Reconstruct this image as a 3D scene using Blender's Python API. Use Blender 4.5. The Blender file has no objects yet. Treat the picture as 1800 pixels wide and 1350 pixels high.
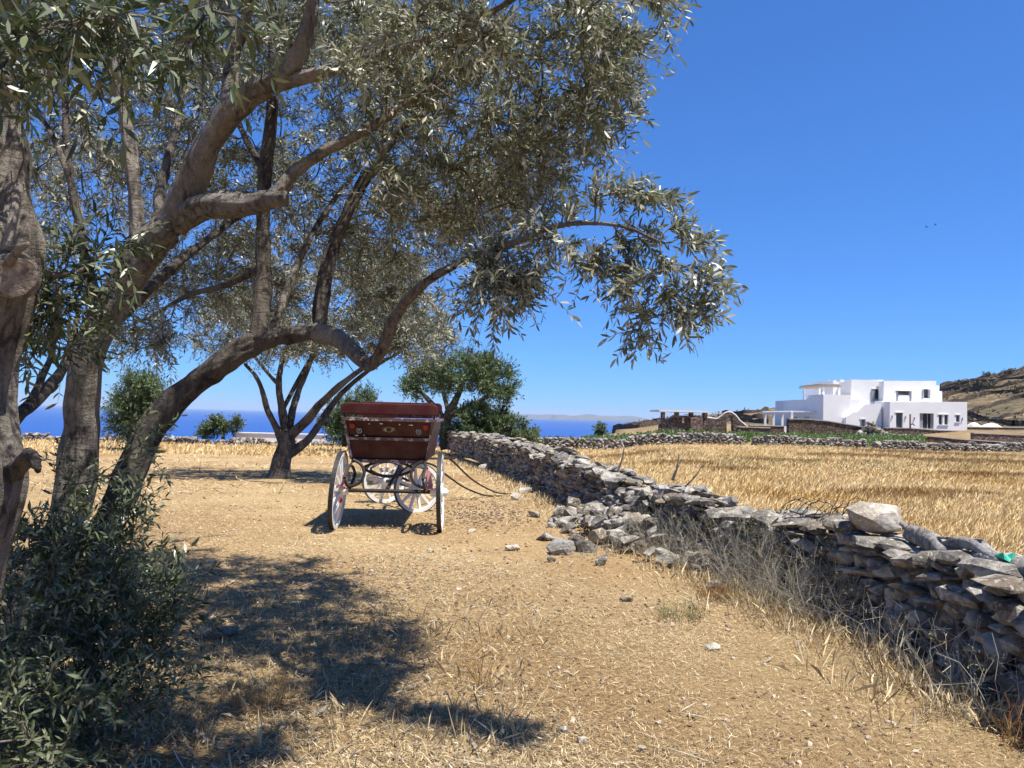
import bpy, bmesh, math, random
import numpy as np
from mathutils import Vector, Matrix, Euler

rng = np.random.default_rng(11)
random.seed(11)
scene = bpy.context.scene
col = scene.collection
R = math.radians

# ---------------------------------------------------------------- camera
FPX, CXP, CYP = 1360.0, 900.0, 675.0          # focal length and centre, in photo pixels
EYE = 1.55
PITCH, ROLL = R(2.33), R(1.40)
cam_right0 = np.array([1.0, 0, 0])
cam_fwd = np.array([0, math.cos(PITCH), math.sin(PITCH)])
cam_up0 = np.array([0, -math.sin(PITCH), math.cos(PITCH)])
cam_right = math.cos(ROLL) * cam_right0 + math.sin(ROLL) * cam_up0
cam_up = -math.sin(ROLL) * cam_right0 + math.cos(ROLL) * cam_up0
CAM = np.array([0, 0, EYE])
cd = bpy.data.cameras.new('camera')
cd.sensor_width = 36.0
cd.lens = FPX / 1800 * 36.0
cd.clip_start = 0.05
cd.clip_end = 150000
co = bpy.data.objects.new('camera', cd)
m = Matrix.Identity(4)
for i in range(3):
    m[i][0], m[i][1], m[i][2], m[i][3] = cam_right[i], cam_up[i], -cam_fwd[i], CAM[i]
co.matrix_world = m
col.objects.link(co)
scene.camera = co

# ---------------------------------------------------------------- light
SUN_DIR = np.array([0.36, -0.22, 1.0]); SUN_DIR /= np.linalg.norm(SUN_DIR)   # towards the sun
elev = math.asin(SUN_DIR[2]); azim = math.atan2(SUN_DIR[0], SUN_DIR[1])
world = bpy.data.worlds.new('World'); scene.world = world; world.use_nodes = True
nt = world.node_tree; nt.nodes.clear()
sky = nt.nodes.new('ShaderNodeTexSky'); sky.sky_type = 'NISHITA'; sky.sun_disc = False
sky.sun_elevation = elev; sky.sun_rotation = azim
sky.altitude = 0; sky.air_density = 0.8; sky.dust_density = 0.0; sky.ozone_density = 6.0
ga = nt.nodes.new('ShaderNodeGamma'); ga.inputs[1].default_value = .75
hs = nt.nodes.new('ShaderNodeMix'); hs.data_type = 'RGBA'; hs.blend_type = 'MULTIPLY'; hs.inputs[0].default_value = 1; hs.inputs[7].default_value = (.305, .655, 1.18, 1)   # white balance of the whole sky
bg = nt.nodes.new('ShaderNodeBackground'); bg.inputs[1].default_value = 0.135
wo = nt.nodes.new('ShaderNodeOutputWorld')
nt.links.new(sky.outputs[0], ga.inputs[0]); nt.links.new(ga.outputs[0], hs.inputs[6]); nt.links.new(hs.outputs[2], bg.inputs[0]); nt.links.new(bg.outputs[0], wo.inputs[0])
sd = bpy.data.lights.new('sun', 'SUN'); sd.energy = 5.0; sd.angle = R(0.53); sd.color = (1.0, 0.95, 0.87)
so = bpy.data.objects.new('sun', sd); col.objects.link(so); so.location = (20, -8, 60)
so.rotation_euler = Vector(tuple(SUN_DIR)).to_track_quat('Z', 'Y').to_euler()
scene.view_settings.view_transform = 'Standard'; scene.view_settings.look = 'None'
scene.view_settings.gamma = 1.0; scene.view_settings.exposure = 0.78
scene.view_settings.use_curve_mapping = False

# ---------------------------------------------------------------- helpers
def P(x, y, Y):
    """photo pixel (1800 wide) at world depth Y -> world point"""
    d = cam_fwd + (x - CXP) / FPX * cam_right - (y - CYP) / FPX * cam_up
    return CAM + d * (Y / d[1])
def pxr(r, Y): return r / FPX * Y
def ss(a, b, x):
    t = np.clip((x - a) / (b - a), 0, 1); return t * t * (3 - 2 * t)
def unit(v): return v / (np.linalg.norm(v, axis=-1, keepdims=True) + 1e-12)
_tab = rng.random((256, 256))
def vnoise(x, y):
    xi = np.floor(x).astype(int); yi = np.floor(y).astype(int); fx = x - xi; fy = y - yi
    fx = fx * fx * (3 - 2 * fx); fy = fy * fy * (3 - 2 * fy)
    g = lambda i, j: _tab[i % 256, j % 256]
    return (g(xi, yi) * (1 - fx) + g(xi + 1, yi) * fx) * (1 - fy) + (g(xi, yi + 1) * (1 - fx) + g(xi + 1, yi + 1) * fx) * fy
def fbm(x, y, o=4):
    s = 0; a = .5
    for i in range(o):
        s = s + a * vnoise(x * 2 ** i + 17 * i, y * 2 ** i + 31 * i); a *= .5
    return s

class MB:
    def __init__(s): s.v = []; s.f = []; s.n = 0
    def add(s, v, f):
        v = np.asarray(v, float).reshape(-1, 3); s.v.append(v)
        s.f += [tuple(int(i) + s.n for i in q) for q in f]; s.n += len(v); return s
    def box(s, x0, x1, y0, y1, z0, z1):
        v = [(x, y, z) for z in (z0, z1) for y in (y0, y1) for x in (x0, x1)]
        return s.add(v, [(0, 2, 3, 1), (4, 5, 7, 6), (0, 1, 5, 4), (2, 6, 7, 3), (0, 4, 6, 2), (1, 3, 7, 5)])
    def hexa(s, lo, hi):
        """prism between two quads (4 points each, same order)"""
        return s.add(list(lo) + list(hi), [(3, 2, 1, 0), (4, 5, 6, 7), (0, 1, 5, 4), (1, 2, 6, 5), (2, 3, 7, 6), (3, 0, 4, 7)])
    def prism(s, poly, off):
        """closed polygon (N points) extruded by vector off"""
        poly = np.asarray(poly, float); n = len(poly); off = np.asarray(off, float)
        f = [tuple(range(n))[::-1], tuple(range(n, 2 * n))] + [(i, (i + 1) % n, n + (i + 1) % n, n + i) for i in range(n)]
        return s.add(np.vstack([poly, poly + off]), f)
    def tube(s, pts, rad, sides=8, gnarl=0.0, caps=True, seed=0):
        pts = np.asarray(pts, float); rad = np.broadcast_to(np.asarray(rad, float), (len(pts),)).copy(); n = len(pts)
        t = np.gradient(pts, axis=0); t = unit(t)
        u = np.cross(t[0], [0.3, 0.2, 1.0]);
        if np.linalg.norm(u) < 1e-3: u = np.cross(t[0], [1.0, 0, 0])
        u = unit(u); rings = []
        ang = np.linspace(0, 2 * math.pi, sides, endpoint=False)
        r_ = np.random.default_rng(seed); ph = r_.random(6) * 6.28
        L = np.concatenate([[0], np.cumsum(np.linalg.norm(np.diff(pts, axis=0), axis=1))])
        for i in range(n):
            u = unit(u - t[i] * np.dot(u, t[i])); w = np.cross(t[i], u)
            q = np.ones(sides)
            if gnarl:
                rr = max(rad[i], 1e-3)
                q = 1 + gnarl * (.5 * np.sin(2 * ang + ph[0] + L[i] / rr * .35) + .4 * np.sin(3 * ang + ph[1] - L[i] / rr * .5)
                                 + .3 * np.sin(5 * ang + ph[2] + L[i] / rr * .8) + .35 * math.sin(L[i] / rr * .9 + ph[3]) + .25 * np.sin(ang + L[i] / rr * 1.7 + ph[4])
                                 + (.22 * np.sin(8 * ang + ph[5] + .9 * math.sin(L[i] / rr * .7)) + .2 * np.sin(11 * ang + ph[1] - L[i] / rr * .4) * math.sin(L[i] / rr * 1.3 + ph[0]) if sides > 15 else 0))
            if sides >= 36:
                ca, sa, l_ = np.cos(ang), np.sin(ang), L[i] * 2.2 + seed * 7
                q = q + .16 * (vnoise(40 + 3.2 * ca + l_ * .35, 40 + 3.2 * sa) - .5) + .10 * (vnoise(90 + 7 * ca + l_ * .8, 90 + 7 * sa - l_ * .3) - .5) + .06 * (vnoise(20 + 13 * ca, 20 + 13 * sa + l_ * 4) - .5)
            rings.append(pts[i] + (rad[i] * q)[:, None] * (np.cos(ang)[:, None] * u + np.sin(ang)[:, None] * w))
        f = []
        for i in range(n - 1):
            for j in range(sides):
                k = (j + 1) % sides
                f.append((i * sides + j, i * sides + k, (i + 1) * sides + k, (i + 1) * sides + j))
        if caps:
            f.append(tuple(range(sides))[::-1]); f.append(tuple((n - 1) * sides + j for j in range(sides)))
        return s.add(np.vstack(rings), f)
    def build(s, name, mat, parent=None, smooth=False, kind=None):
        v = np.vstack(s.v); o = ORG.get(parent.name, (0, 0, 0)) if parent else (0, 0, 0)
        me = bpy.data.meshes.new(name); me.from_pydata((v - np.array(o)).tolist(), [], s.f)
        me.materials.append(mat); me.validate()
        if smooth: me.polygons.foreach_set('use_smooth', [True] * len(me.polygons))
        ob = bpy.data.objects.new(name, me); col.objects.link(ob)
        if parent: ob.parent = parent; ORG[ob.name] = o
        if kind: ob['kind'] = kind
        return ob
ORG = {}
def tag(o, label, cat, group=None, kind=None):
    o['label'] = label; o['category'] = cat
    if group: o['group'] = group
    if kind: o['kind'] = kind
    return o
def thing(name, label, cat, loc=(0, 0, 0), group=None):
    o = bpy.data.objects.new(name, None); col.objects.link(o); o.location = tuple(map(float, loc)); o.empty_display_size = .2
    ORG[o.name] = tuple(map(float, loc)); tag(o, label, cat, group); return o
def single(mb, name, mat, label, cat, loc, group=None, smooth=False, kind=None):
    """a thing that is one mesh, with its origin at its base"""
    mb.v = [v - np.array(loc, float) for v in mb.v]
    o = mb.build(name, mat, smooth=smooth); o.location = tuple(map(float, loc)); return tag(o, label, cat, group, kind)
def struct(o): o['kind'] = 'structure'; return o

def poly_mesh(name, verts, mat, parent=None, rnd=None, kind='stuff', smooth=False, loc=None):
    """verts (N,k,3): N separate k-gons in one mesh, built fast; rnd -> face attribute"""
    verts = np.asarray(verts, np.float32); N, k, _ = verts.shape
    o = ORG.get(parent.name, (0, 0, 0)) if parent else (loc if loc is not None else (0, 0, 0))
    me = bpy.data.meshes.new(name); me.vertices.add(N * k); me.loops.add(N * k); me.polygons.add(N)
    me.vertices.foreach_set('co', (verts.reshape(-1, 3) - np.array(o, np.float32)).ravel())
    me.loops.foreach_set('vertex_index', np.arange(N * k, dtype=np.int32))
    me.polygons.foreach_set('loop_start', np.arange(0, N * k, k, dtype=np.int32))
    me.update(calc_edges=True)
    if rnd is not None:
        at = me.attributes.new('rnd', 'FLOAT', 'FACE'); at.data.foreach_set('value', np.asarray(rnd, np.float32))
    me.materials.append(mat)
    ob = bpy.data.objects.new(name, me); col.objects.link(ob)
    if parent: ob.parent = parent; ORG[ob.name] = o
    elif loc is not None: ob.location = tuple(map(float, loc))
    if kind: ob['kind'] = kind
    return ob

def smooth_path(pts, n=6):
    """Catmull-Rom through rows of any width"""
    p = np.asarray(pts, float)
    if len(p) < 3: return np.vstack([p[0] + (p[-1] - p[0]) * t for t in np.linspace(0, 1, n + 1)])
    q = np.vstack([2 * p[0] - p[1], p, 2 * p[-1] - p[-2]]); out = []
    for i in range(1, len(q) - 2):
        for t in np.linspace(0, 1, n, endpoint=False):
            a, b, c, d = q[i - 1], q[i], q[i + 1], q[i + 2]
            out.append(.5 * (2 * b + (c - a) * t + (2 * a - 5 * b + 4 * c - d) * t * t + (-a + 3 * b - 3 * c + d) * t ** 3))
    out.append(p[-1]); return np.array(out)

# ---------------------------------------------------------------- materials
def newmat(name):
    mt = bpy.data.materials.new(name); mt.use_nodes = True; t = mt.node_tree
    b = t.nodes['Principled BSDF']; return mt, t, b
def N(t, kind, **kw):
    n = t.nodes.new(kind)
    for k, v in kw.items():
        if k in n.inputs: n.inputs[k].default_value = v
        else: setattr(n, k, v)
    return n
def ramp(t, fac, stops):
    r = t.nodes.new('ShaderNodeValToRGB'); e = r.color_ramp.elements
    while len(e) < len(stops): e.new(.5)
    for k, (p, c) in enumerate(stops): e[k].position = p; e[k].color = (*c, 1) if len(c) == 3 else c
    t.links.new(fac, r.inputs[0]); return r.outputs[0]
def mix(t, fac, a, b, mode='MIX'):
    n = t.nodes.new('ShaderNodeMix'); n.data_type = 'RGBA'; n.blend_type = mode
    for s, v in ((n.inputs[0], fac), (n.inputs[6], a), (n.inputs[7], b)):
        if hasattr(v, 'links') or hasattr(v, 'is_linked'): t.links.new(v, s)
        elif isinstance(v, (int, float)): s.default_value = v
        else: s.default_value = (*v, 1)
    return n.outputs[2]
def bump(t, b, h, strength=.5, dist=.02, prev=None):
    n = N(t, 'ShaderNodeBump'); n.inputs['Strength'].default_value = strength; n.inputs['Distance'].default_value = dist
    t.links.new(h, n.inputs['Height'])
    if prev: t.links.new(prev, n.inputs['Normal'])
    t.links.new(n.outputs[0], b.inputs['Normal']); return n.outputs[0]
def coords(t, which='Object', scale=(1, 1, 1)):
    c = N(t, 'ShaderNodeTexCoord'); mp = N(t, 'ShaderNodeMapping'); mp.inputs['Scale'].default_value = scale
    t.links.new(c.outputs[which], mp.inputs[0]); return mp.outputs[0]
def geo_pos(t, scale=(1, 1, 1)):
    c = N(t, 'ShaderNodeNewGeometry'); mp = N(t, 'ShaderNodeMapping'); mp.inputs['Scale'].default_value = scale
    t.links.new(c.outputs['Position'], mp.inputs[0]); return mp.outputs[0]
def noise(t, v, scale, detail=4, rough=.55, dist=0.0):
    n = N(t, 'ShaderNodeTexNoise'); n.inputs['Scale'].default_value = scale; n.inputs['Detail'].default_value = detail
    n.inputs['Roughness'].default_value = rough; n.inputs['Distortion'].default_value = dist; t.links.new(v, n.inputs['Vector']); return n.outputs['Fac']
def simple(name, c, rough=.6, metal=0, var=.25, scale=20, bmp=.2, bscale=60, spec=.4, world=True):
    mt, t, b = newmat(name); v = geo_pos(t) if world else coords(t)
    c = np.array(c); f = noise(t, v, scale, 5)
    o = ramp(t, f, [(.3, tuple(c * (1 - var))), (.7, tuple(np.minimum(c * (1 + var), 1)))])
    t.links.new(o, b.inputs['Base Color']); b.inputs['Roughness'].default_value = rough; b.inputs['Metallic'].default_value = metal
    b.inputs['Specular IOR Level'].default_value = spec
    if bmp: bump(t, b, noise(t, v, bscale, 4), bmp, .01)
    return mt

def leaf_mat(name, top, under, rough=.38, trans=.18, yellow=None):
    mt, t, b = newmat(name)
    at = N(t, 'ShaderNodeAttribute'); at.attribute_name = 'rnd'
    oi = N(t, 'ShaderNodeObjectInfo'); ad = N(t, 'ShaderNodeMath', operation='ADD'); t.links.new(at.outputs['Fac'], ad.inputs[0]); t.links.new(oi.outputs['Random'], ad.inputs[1])
    fr = N(t, 'ShaderNodeMath', operation='FRACT'); t.links.new(ad.outputs[0], fr.inputs[0])
    top = np.array(top); under = np.array(under); yl = np.array(yellow) if yellow is not None else top * 1.5
    ct = ramp(t, fr.outputs[0], [(0, tuple(top * .65)), (.5, tuple(top)), (.93, tuple(top * 1.35)), (1, tuple(yl))])
    cu = ramp(t, fr.outputs[0], [(0, tuple(under * .75)), (.6, tuple(under)), (1, tuple(under * 1.2))])
    g = N(t, 'ShaderNodeNewGeometry')
    c = mix(t, g.outputs['Backfacing'], ct, cu)
    t.links.new(c, b.inputs['Base Color']); b.inputs['Roughness'].default_value = rough; b.inputs['Specular IOR Level'].default_value = .55
    tr = N(t, 'ShaderNodeBsdfTranslucent'); t.links.new(mix(t, .5, c, tuple(top * 1.8)), tr.inputs['Color'])
    ms = N(t, 'ShaderNodeMixShader'); ms.inputs[0].default_value = trans
    t.links.new(b.outputs[0], ms.inputs[1]); t.links.new(tr.outputs[0], ms.inputs[2])
    t.links.new(ms.outputs[0], t.nodes['Material Output'].inputs[0]); return mt

def straw_mat(name, stops, rough=.6, patch=None):
    mt, t, b = newmat(name)
    at = N(t, 'ShaderNodeAttribute'); at.attribute_name = 'rnd'
    c = ramp(t, at.outputs['Fac'], stops)
    if patch:
        f = noise(t, geo_pos(t, (1, .8, 1)), patch[0], 4)
        c = mix(t, ramp(t, f, [(patch[1], (0, 0, 0)), (patch[2], (1, 1, 1))]), c, mix(t, 1.0, c, patch[3], 'MULTIPLY'))
    t.links.new(c, b.inputs['Base Color']); b.inputs['Roughness'].default_value = rough; b.inputs['Specular IOR Level'].default_value = .3
    return mt

def stone_mat(name, base, lichen, dark, sc=1.0, world=False):
    mt, t, b = newmat(name); v = geo_pos(t) if world else geo_pos(t)
    oi = N(t, 'ShaderNodeObjectInfo'); at = N(t, 'ShaderNodeAttribute'); at.attribute_name = 'rnd'
    ad = N(t, 'ShaderNodeMath', operation='ADD'); t.links.new(oi.outputs['Random'], ad.inputs[0]); t.links.new(at.outputs['Fac'], ad.inputs[1])
    fr = N(t, 'ShaderNodeMath', operation='FRACT'); t.links.new(ad.outputs[0], fr.inputs[0])
    base = np.array(base)
    c0 = ramp(t, fr.outputs[0], [(0, tuple(base * .55)), (.3, tuple(base)), (.5, (base[0] * 1.1, base[1] * .92, base[2] * .72)), (.7, tuple(base * 1.25)), (.88, tuple(base * .8)), (1, (base[0] * 1.6, base[1] * 1.4, base[2] * 1.1))])
    n1 = noise(t, v, 7 * sc, 8, .65); n2 = noise(t, v, 30 * sc, 6, .7); n3 = noise(t, v, 3.5 * sc, 6, .6, .6)
    c1 = mix(t, ramp(t, n1, [(.35, (0, 0, 0)), (.7, (1, 1, 1))]), c0, dark)
    n5 = noise(t, v, 16 * sc, 6, .7, 1.0)
    c2 = mix(t, ramp(t, n3, [(.48, (0, 0, 0)), (.6, (.85, .85, .85))]), c1, lichen)
    c2 = mix(t, ramp(t, n5, [(.56, (0, 0, 0)), (.62, (.9, .9, .9))]), c2, tuple(np.array(lichen) * 1.15))
    c3 = mix(t, .35, c2, ramp(t, n2, [(.3, (.05, .05, .05)), (.7, (.8, .78, .72))]), 'OVERLAY')
    t.links.new(c3, b.inputs['Base Color']); b.inputs['Roughness'].default_value = .85; b.inputs['Specular IOR Level'].default_value = .25
    p = bump(t, b, n2, .9, .02 / sc); bump(t, b, n1, .7, .06 / sc, p); return mt

M = {}
M['bark'] = None
def bark_mat(name, a, b_, c):
    mt, t, b = newmat(name); v = geo_pos(t, (1, 1, .28))
    n1 = noise(t, v, 22, 7, .65, .8); n2 = noise(t, geo_pos(t), 3.0, 4); n3 = noise(t, geo_pos(t, (1, 1, .5)), 90, 5, .7)
    c1 = ramp(t, n1, [(.34, tuple(np.array(a) * .6)), (.42, a), (.5, b_), (.68, c)])
    c2 = mix(t, ramp(t, n2, [(.4, (0, 0, 0)), (.65, (.8, .8, .8))]), c1, tuple(np.array(c) * 1.15))
    c3 = mix(t, .3, c2, ramp(t, n3, [(.3, (.1, .1, .1)), (.7, (.8, .8, .8))]), 'OVERLAY')
    t.links.new(c3, b.inputs['Base Color']); b.inputs['Roughness'].default_value = .85; b.inputs['Specular IOR Level'].default_value = .25
    n4 = noise(t, geo_pos(t, (1, 1, 2.2)), 9, 5, .6, 1.2)
    p = bump(t, b, n1, 1.0, .045); p = bump(t, b, n4, .7, .05, p); bump(t, b, n3, .8, .012, p); return mt
M['bark'] = bark_mat('olive_bark', (.065, .057, .047), (.165, .142, .116), (.30, .265, .22))
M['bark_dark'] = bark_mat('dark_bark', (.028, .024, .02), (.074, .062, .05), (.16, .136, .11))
M['deadwood'] = bark_mat('grey_dead_wood', (.16, .145, .13), (.32, .295, .265), (.48, .45, .41))
M['cutwood'] = simple('sawn_wood', (.20, .165, .13), .9, var=.5, scale=45, bmp=.8, bscale=70)
M['olive'] = leaf_mat('olive_leaves', (.14, .155, .085), (.46, .455, .35), .42, .34, (.32, .26, .13))
M['sucker'] = leaf_mat('olive_shoot_leaves', (.048, .074, .026), (.15, .17, .09), .36, .2, (.20, .20, .06))
M['green'] = leaf_mat('green_shrub_leaves', (.075, .115, .03), (.10, .14, .05), .5, .2)
M['vine'] = leaf_mat('vine_leaves', (.085, .155, .03), (.12, .19, .06), .5, .25)
M['juniper'] = leaf_mat('dark_shrub_leaves', (.05, .085, .028), (.07, .11, .04), .5, .15)
M['stone'] = stone_mat('field_stone', (.235, .212, .18), (.48, .45, .39), (.085, .074, .062))
M['stone_far'] = stone_mat('far_field_stone', (.27, .245, .215), (.46, .43, .38), (.11, .10, .09), .5)
M['pale_stone'] = stone_mat('pale_stone', (.44, .40, .34), (.58, .54, .46), (.28, .25, .21), 1.5)
M['straw'] = straw_mat('straw', [(0, (.10, .065, .04)), (.2, (.30, .21, .11)), (.5, (.54, .42, .23)), (.85, (.72, .60, .37)), (1, (.80, .72, .52))])
M['field_grass'] = straw_mat('dry_field_grass', [(0, (.52, .36, .15)), (.4, (.68, .50, .23)), (.8, (.79, .62, .33)), (1, (.86, .74, .48))], .55, (.25, .52, .66, (.80, .70, .50)))
M['brown_grass'] = straw_mat('rusty_dry_plants', [(0, (.24, .135, .05)), (.5, (.40, .235, .08)), (1, (.52, .34, .13))])
M['green_weed'] = straw_mat('greenish_weeds', [(0, (.12, .13, .05)), (.5, (.22, .22, .09)), (1, (.36, .33, .15))])
M['dry_stem'] = straw_mat('grey_dry_stems', [(0, (.24, .21, .16)), (.5, (.42, .38, .29)), (1, (.62, .57, .45))])
M['orange_weed'] = straw_mat('orange_dry_weed', [(0, (.30, .11, .035)), (.5, (.42, .19, .05)), (.8, (.26, .22, .07)), (1, (.5, .36, .14))])
# ================================================================= THE SETTING
SEA_Z = -90.0
def height(X, Y):
    X = np.asarray(X, float); Y = np.asarray(Y, float)
    r = np.hypot(X, Y); a = np.degrees(np.arctan2(X, Y))
    E = np.interp(a, [-180, -100, -60, -33, -8, -3, 0, 5.0, 6.5, 8, 11, 30, 45, 90, 180], [250, 140, 60, 47, 43.5, 47, 52, 58, 80, 130, 330, 520, 700, 600, 250])
    drop = -.55 * np.maximum(0, r - E) + .0
    drop = np.where(r < E, 0, drop * ss(0, 12, r - E))
    crest = np.interp(a, [5, 8, 10.5, 13, 16.5, 20, 29, 33.5, 45, 70, 100, 140], [-4, -1.0, .4, 1.6, 3.6, 5.6, 10.6, 15.8, 25, 22, 8, 0])
    hill = crest * ss(115, 245, r)
    # terraces on the hill
    stp = 1.2; q = hill / stp; hill2 = hill * .45 + .55 * stp * (np.floor(q) + ss(.7, 1.0, q - np.floor(q)))
    hill = np.where(hill > .6, hill2 + .25 * (fbm(X * .05, Y * .05) - .5), hill)
    und0 = -.38 * ss(14, 40, r) * ss(12, 6, a) * ss(-95, -70, a)
    plat = 1.0 * ss(99, 104.5, r) * ss(6, 13, a)
    und = und0 + .05 * (fbm(X * .35 + 5, Y * .35) - .5) * ss(60, 20, r) + .03 * (fbm(X * 1.7, Y * 1.7) - .5) * ss(18, 8, r) * ss(.5, 2, r)
    und = und + .5 * (fbm(X * .06, Y * .06 + 9) - .5) * ss(20, 60, r) * ss(-5, -12, -a) * ss(300, 100, r)
    z = np.maximum(drop, -60) + np.where(drop < -1, 0, hill + plat) + und
    return np.maximum(np.where(drop < -59.9, -60 - (r - E) * .05, z), SEA_Z - 4)
def gz(x, y): return float(height(np.array([x]), np.array([y]))[0])

nr, na = 180, 420
rr = np.concatenate([[0.0], np.geomspace(.6, 1500, nr)])
ang = np.linspace(-math.pi, math.pi, na, endpoint=False)
X = rr[1:, None] * np.sin(ang)[None]; Y = rr[1:, None] * np.cos(ang)[None]
Z = height(X, Y); Z[-1] = SEA_Z - 4
V = np.vstack([[0, 0, gz(0, 0)], np.stack([X, Y, Z], -1).reshape(-1, 3)])
faces = [(0, 1 + (j + 1) % na, 1 + j) for j in range(na)]
for i in range(nr - 1):
    b0 = 1 + i * na
    faces += [(b0 + j, b0 + (j + 1) % na, b0 + na + (j + 1) % na, b0 + na + j) for j in range(na)]
def ground_material():
    mt, t, b = newmat('dry_ground'); v = geo_pos(t)
    n0 = noise(t, v, .35, 5); n1 = noise(t, v, 2.2, 6, .6); n2 = noise(t, v, 28, 8, .75, .5); n3 = noise(t, v, 110, 6, .7)
    ca = ramp(t, n2, [(.30, (.07, .045, .03)), (.40, (.25, .18, .097)), (.56, (.445, .335, .185)), (.75, (.62, .50, .305))])
    cb = mix(t, ramp(t, n1, [(.35, (0, 0, 0)), (.7, (.75, .75, .75))]), ca, (.435, .318, .175))
    cb = mix(t, ramp(t, n0, [(.40, (0, 0, 0)), (.60, (.85, .85, .85))]), cb, mix(t, 1.0, cb, (.74, .66, .60), 'MULTIPLY'))
    cc = mix(t, .55, cb, ramp(t, n3, [(.28, (.12, .1, .08)), (.72, (.9, .85, .75))]), 'OVERLAY')
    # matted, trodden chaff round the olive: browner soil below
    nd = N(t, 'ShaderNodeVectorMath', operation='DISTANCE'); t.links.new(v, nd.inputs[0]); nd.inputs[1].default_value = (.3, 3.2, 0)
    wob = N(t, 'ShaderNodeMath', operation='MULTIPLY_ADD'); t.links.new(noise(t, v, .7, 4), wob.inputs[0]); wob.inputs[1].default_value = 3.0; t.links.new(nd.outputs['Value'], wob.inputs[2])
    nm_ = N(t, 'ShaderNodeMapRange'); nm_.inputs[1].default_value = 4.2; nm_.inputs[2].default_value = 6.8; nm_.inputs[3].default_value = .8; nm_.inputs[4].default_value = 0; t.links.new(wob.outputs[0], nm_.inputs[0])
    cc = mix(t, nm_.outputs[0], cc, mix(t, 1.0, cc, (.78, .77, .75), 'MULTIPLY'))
    # far slopes: scrub and bare earth
    f1 = noise(t, geo_pos(t, (.5, .9, 3)), .16, 8, .7); f2 = noise(t, v, .45, 7, .72)
    fa = ramp(t, f1, [(.36, (.07, .06, .038)), (.48, (.15, .115, .065)), (.6, (.30, .205, .11)), (.75, (.42, .30, .16))])
    fb = mix(t, ramp(t, f2, [(.45, (0, 0, 0)), (.55, (.9, .9, .9))]), fa, (.085, .075, .045))
    f3 = noise(t, v, 1.6, 6, .7)
    fb = mix(t, ramp(t, f3, [(.55, (0, 0, 0)), (.63, (.8, .8, .8))]), fb, (.055, .05, .035))
    sx = N(t, 'ShaderNodeVectorMath', operation='LENGTH'); t.links.new(geo_pos(t), sx.inputs[0])
    mr = N(t, 'ShaderNodeMapRange'); mr.inputs[1].default_value = 75; mr.inputs[2].default_value = 130; t.links.new(sx.outputs['Value'], mr.inputs[0])
    t.links.new(mix(t, mr.outputs[0], cc, fb), b.inputs['Base Color'])
    b.inputs['Roughness'].default_value = .95; b.inputs['Specular IOR Level'].default_value = .1
    p = bump(t, b, n2, .7, .03); bump(t, b, n3, .6, .012, p); return mt
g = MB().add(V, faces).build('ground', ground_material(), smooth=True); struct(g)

def sea_material():
    mt, t, b = newmat('sea_water'); v = geo_pos(t, (1, .6, 1))
    n = noise(t, v, .012, 6, .6); k = noise(t, geo_pos(t, (.25, 1, 1)), .0006, 5)
    c = mix(t, ramp(t, k, [(.35, (0, 0, 0)), (.65, (1, 1, 1))]), (.012, .068, .27), (.018, .08, .31))
    t.links.new(c, b.inputs['Base Color']); b.inputs['Roughness'].default_value = .45; b.inputs['Specular IOR Level'].default_value = .12
    bump(t, b, n, .6, 6.0); return mt
S = 60000.0
me = MB()
ns = 24; xs = np.linspace(-S, S, ns)
gv = [(x, y, SEA_Z) for y in xs for x in xs]
me.add(gv, [(j * ns + i, j * ns + i + 1, (j + 1) * ns + i + 1, (j + 1) * ns + i) for j in range(ns - 1) for i in range(ns - 1)])
struct(me.build('sea', sea_material()))

# islands on the horizon
def island(x0, x1, D, hmax, label, seed):
    a = P(x0, 735, D)[0]; b = P(x1, 735, D)[0]; nx, ny = 90, 14; w = 2600.0
    u = np.linspace(0, 1, nx); w_ = np.linspace(-1, 1, ny)
    prof = (ss(0, .12, u) * ss(1, .75, u)) * (.45 + 1.1 * (fbm(u * 7 + seed, u * 0 + seed, 4) - .3))
    z = SEA_Z - 8 + hmax * prof[:, None] * np.clip(1 - w_[None] ** 2, 0, 1) * (.8 + .5 * (fbm(u[:, None] * 14 + seed, w_[None] * 3, 4) - .4))
    xx = a + (b - a) * u[:, None] + 0 * w_[None]; yy = D + w * w_[None] + 0 * xx
    vv = np.stack([xx, yy, z], -1).reshape(-1, 3)
    f = [(i * ny + j, (i + 1) * ny + j, (i + 1) * ny + j + 1, i * ny + j + 1) for i in range(nx - 1) for j in range(ny - 1)]
    o = MB().add(vv, f).build('island', M['island'], smooth=True); struct(o); o['label'] = label; return o
M['island'] = simple('island_rock', (.11, .095, .08), .9, var=.3, scale=.002, bmp=0)
island(850, 1165, 26000, 330, 'long low island in haze on the horizon', 3.3)
island(960, 1075, 24000, 190, 'nearer headland in haze on the horizon', 9.1)

# air
def haze():
    mt = bpy.data.materials.new('haze'); mt.use_nodes = True; t = mt.node_tree; t.nodes.clear()
    o = N(t, 'ShaderNodeOutputMaterial'); p = N(t, 'ShaderNodeVolumePrincipled')
    p.inputs['Color'].default_value = (.66, .82, 1.0, 1); p.inputs['Density'].default_value = 3.0e-5; p.inputs['Anisotropy'].default_value = 0.0
    t.links.new(p.outputs[0], o.inputs['Volume'])
    ob = MB().box(-70000, 70000, -70000, 70000, SEA_Z - 8, 420).build('haze', mt); ob['kind'] = 'stuff'; return ob
haze()

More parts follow.
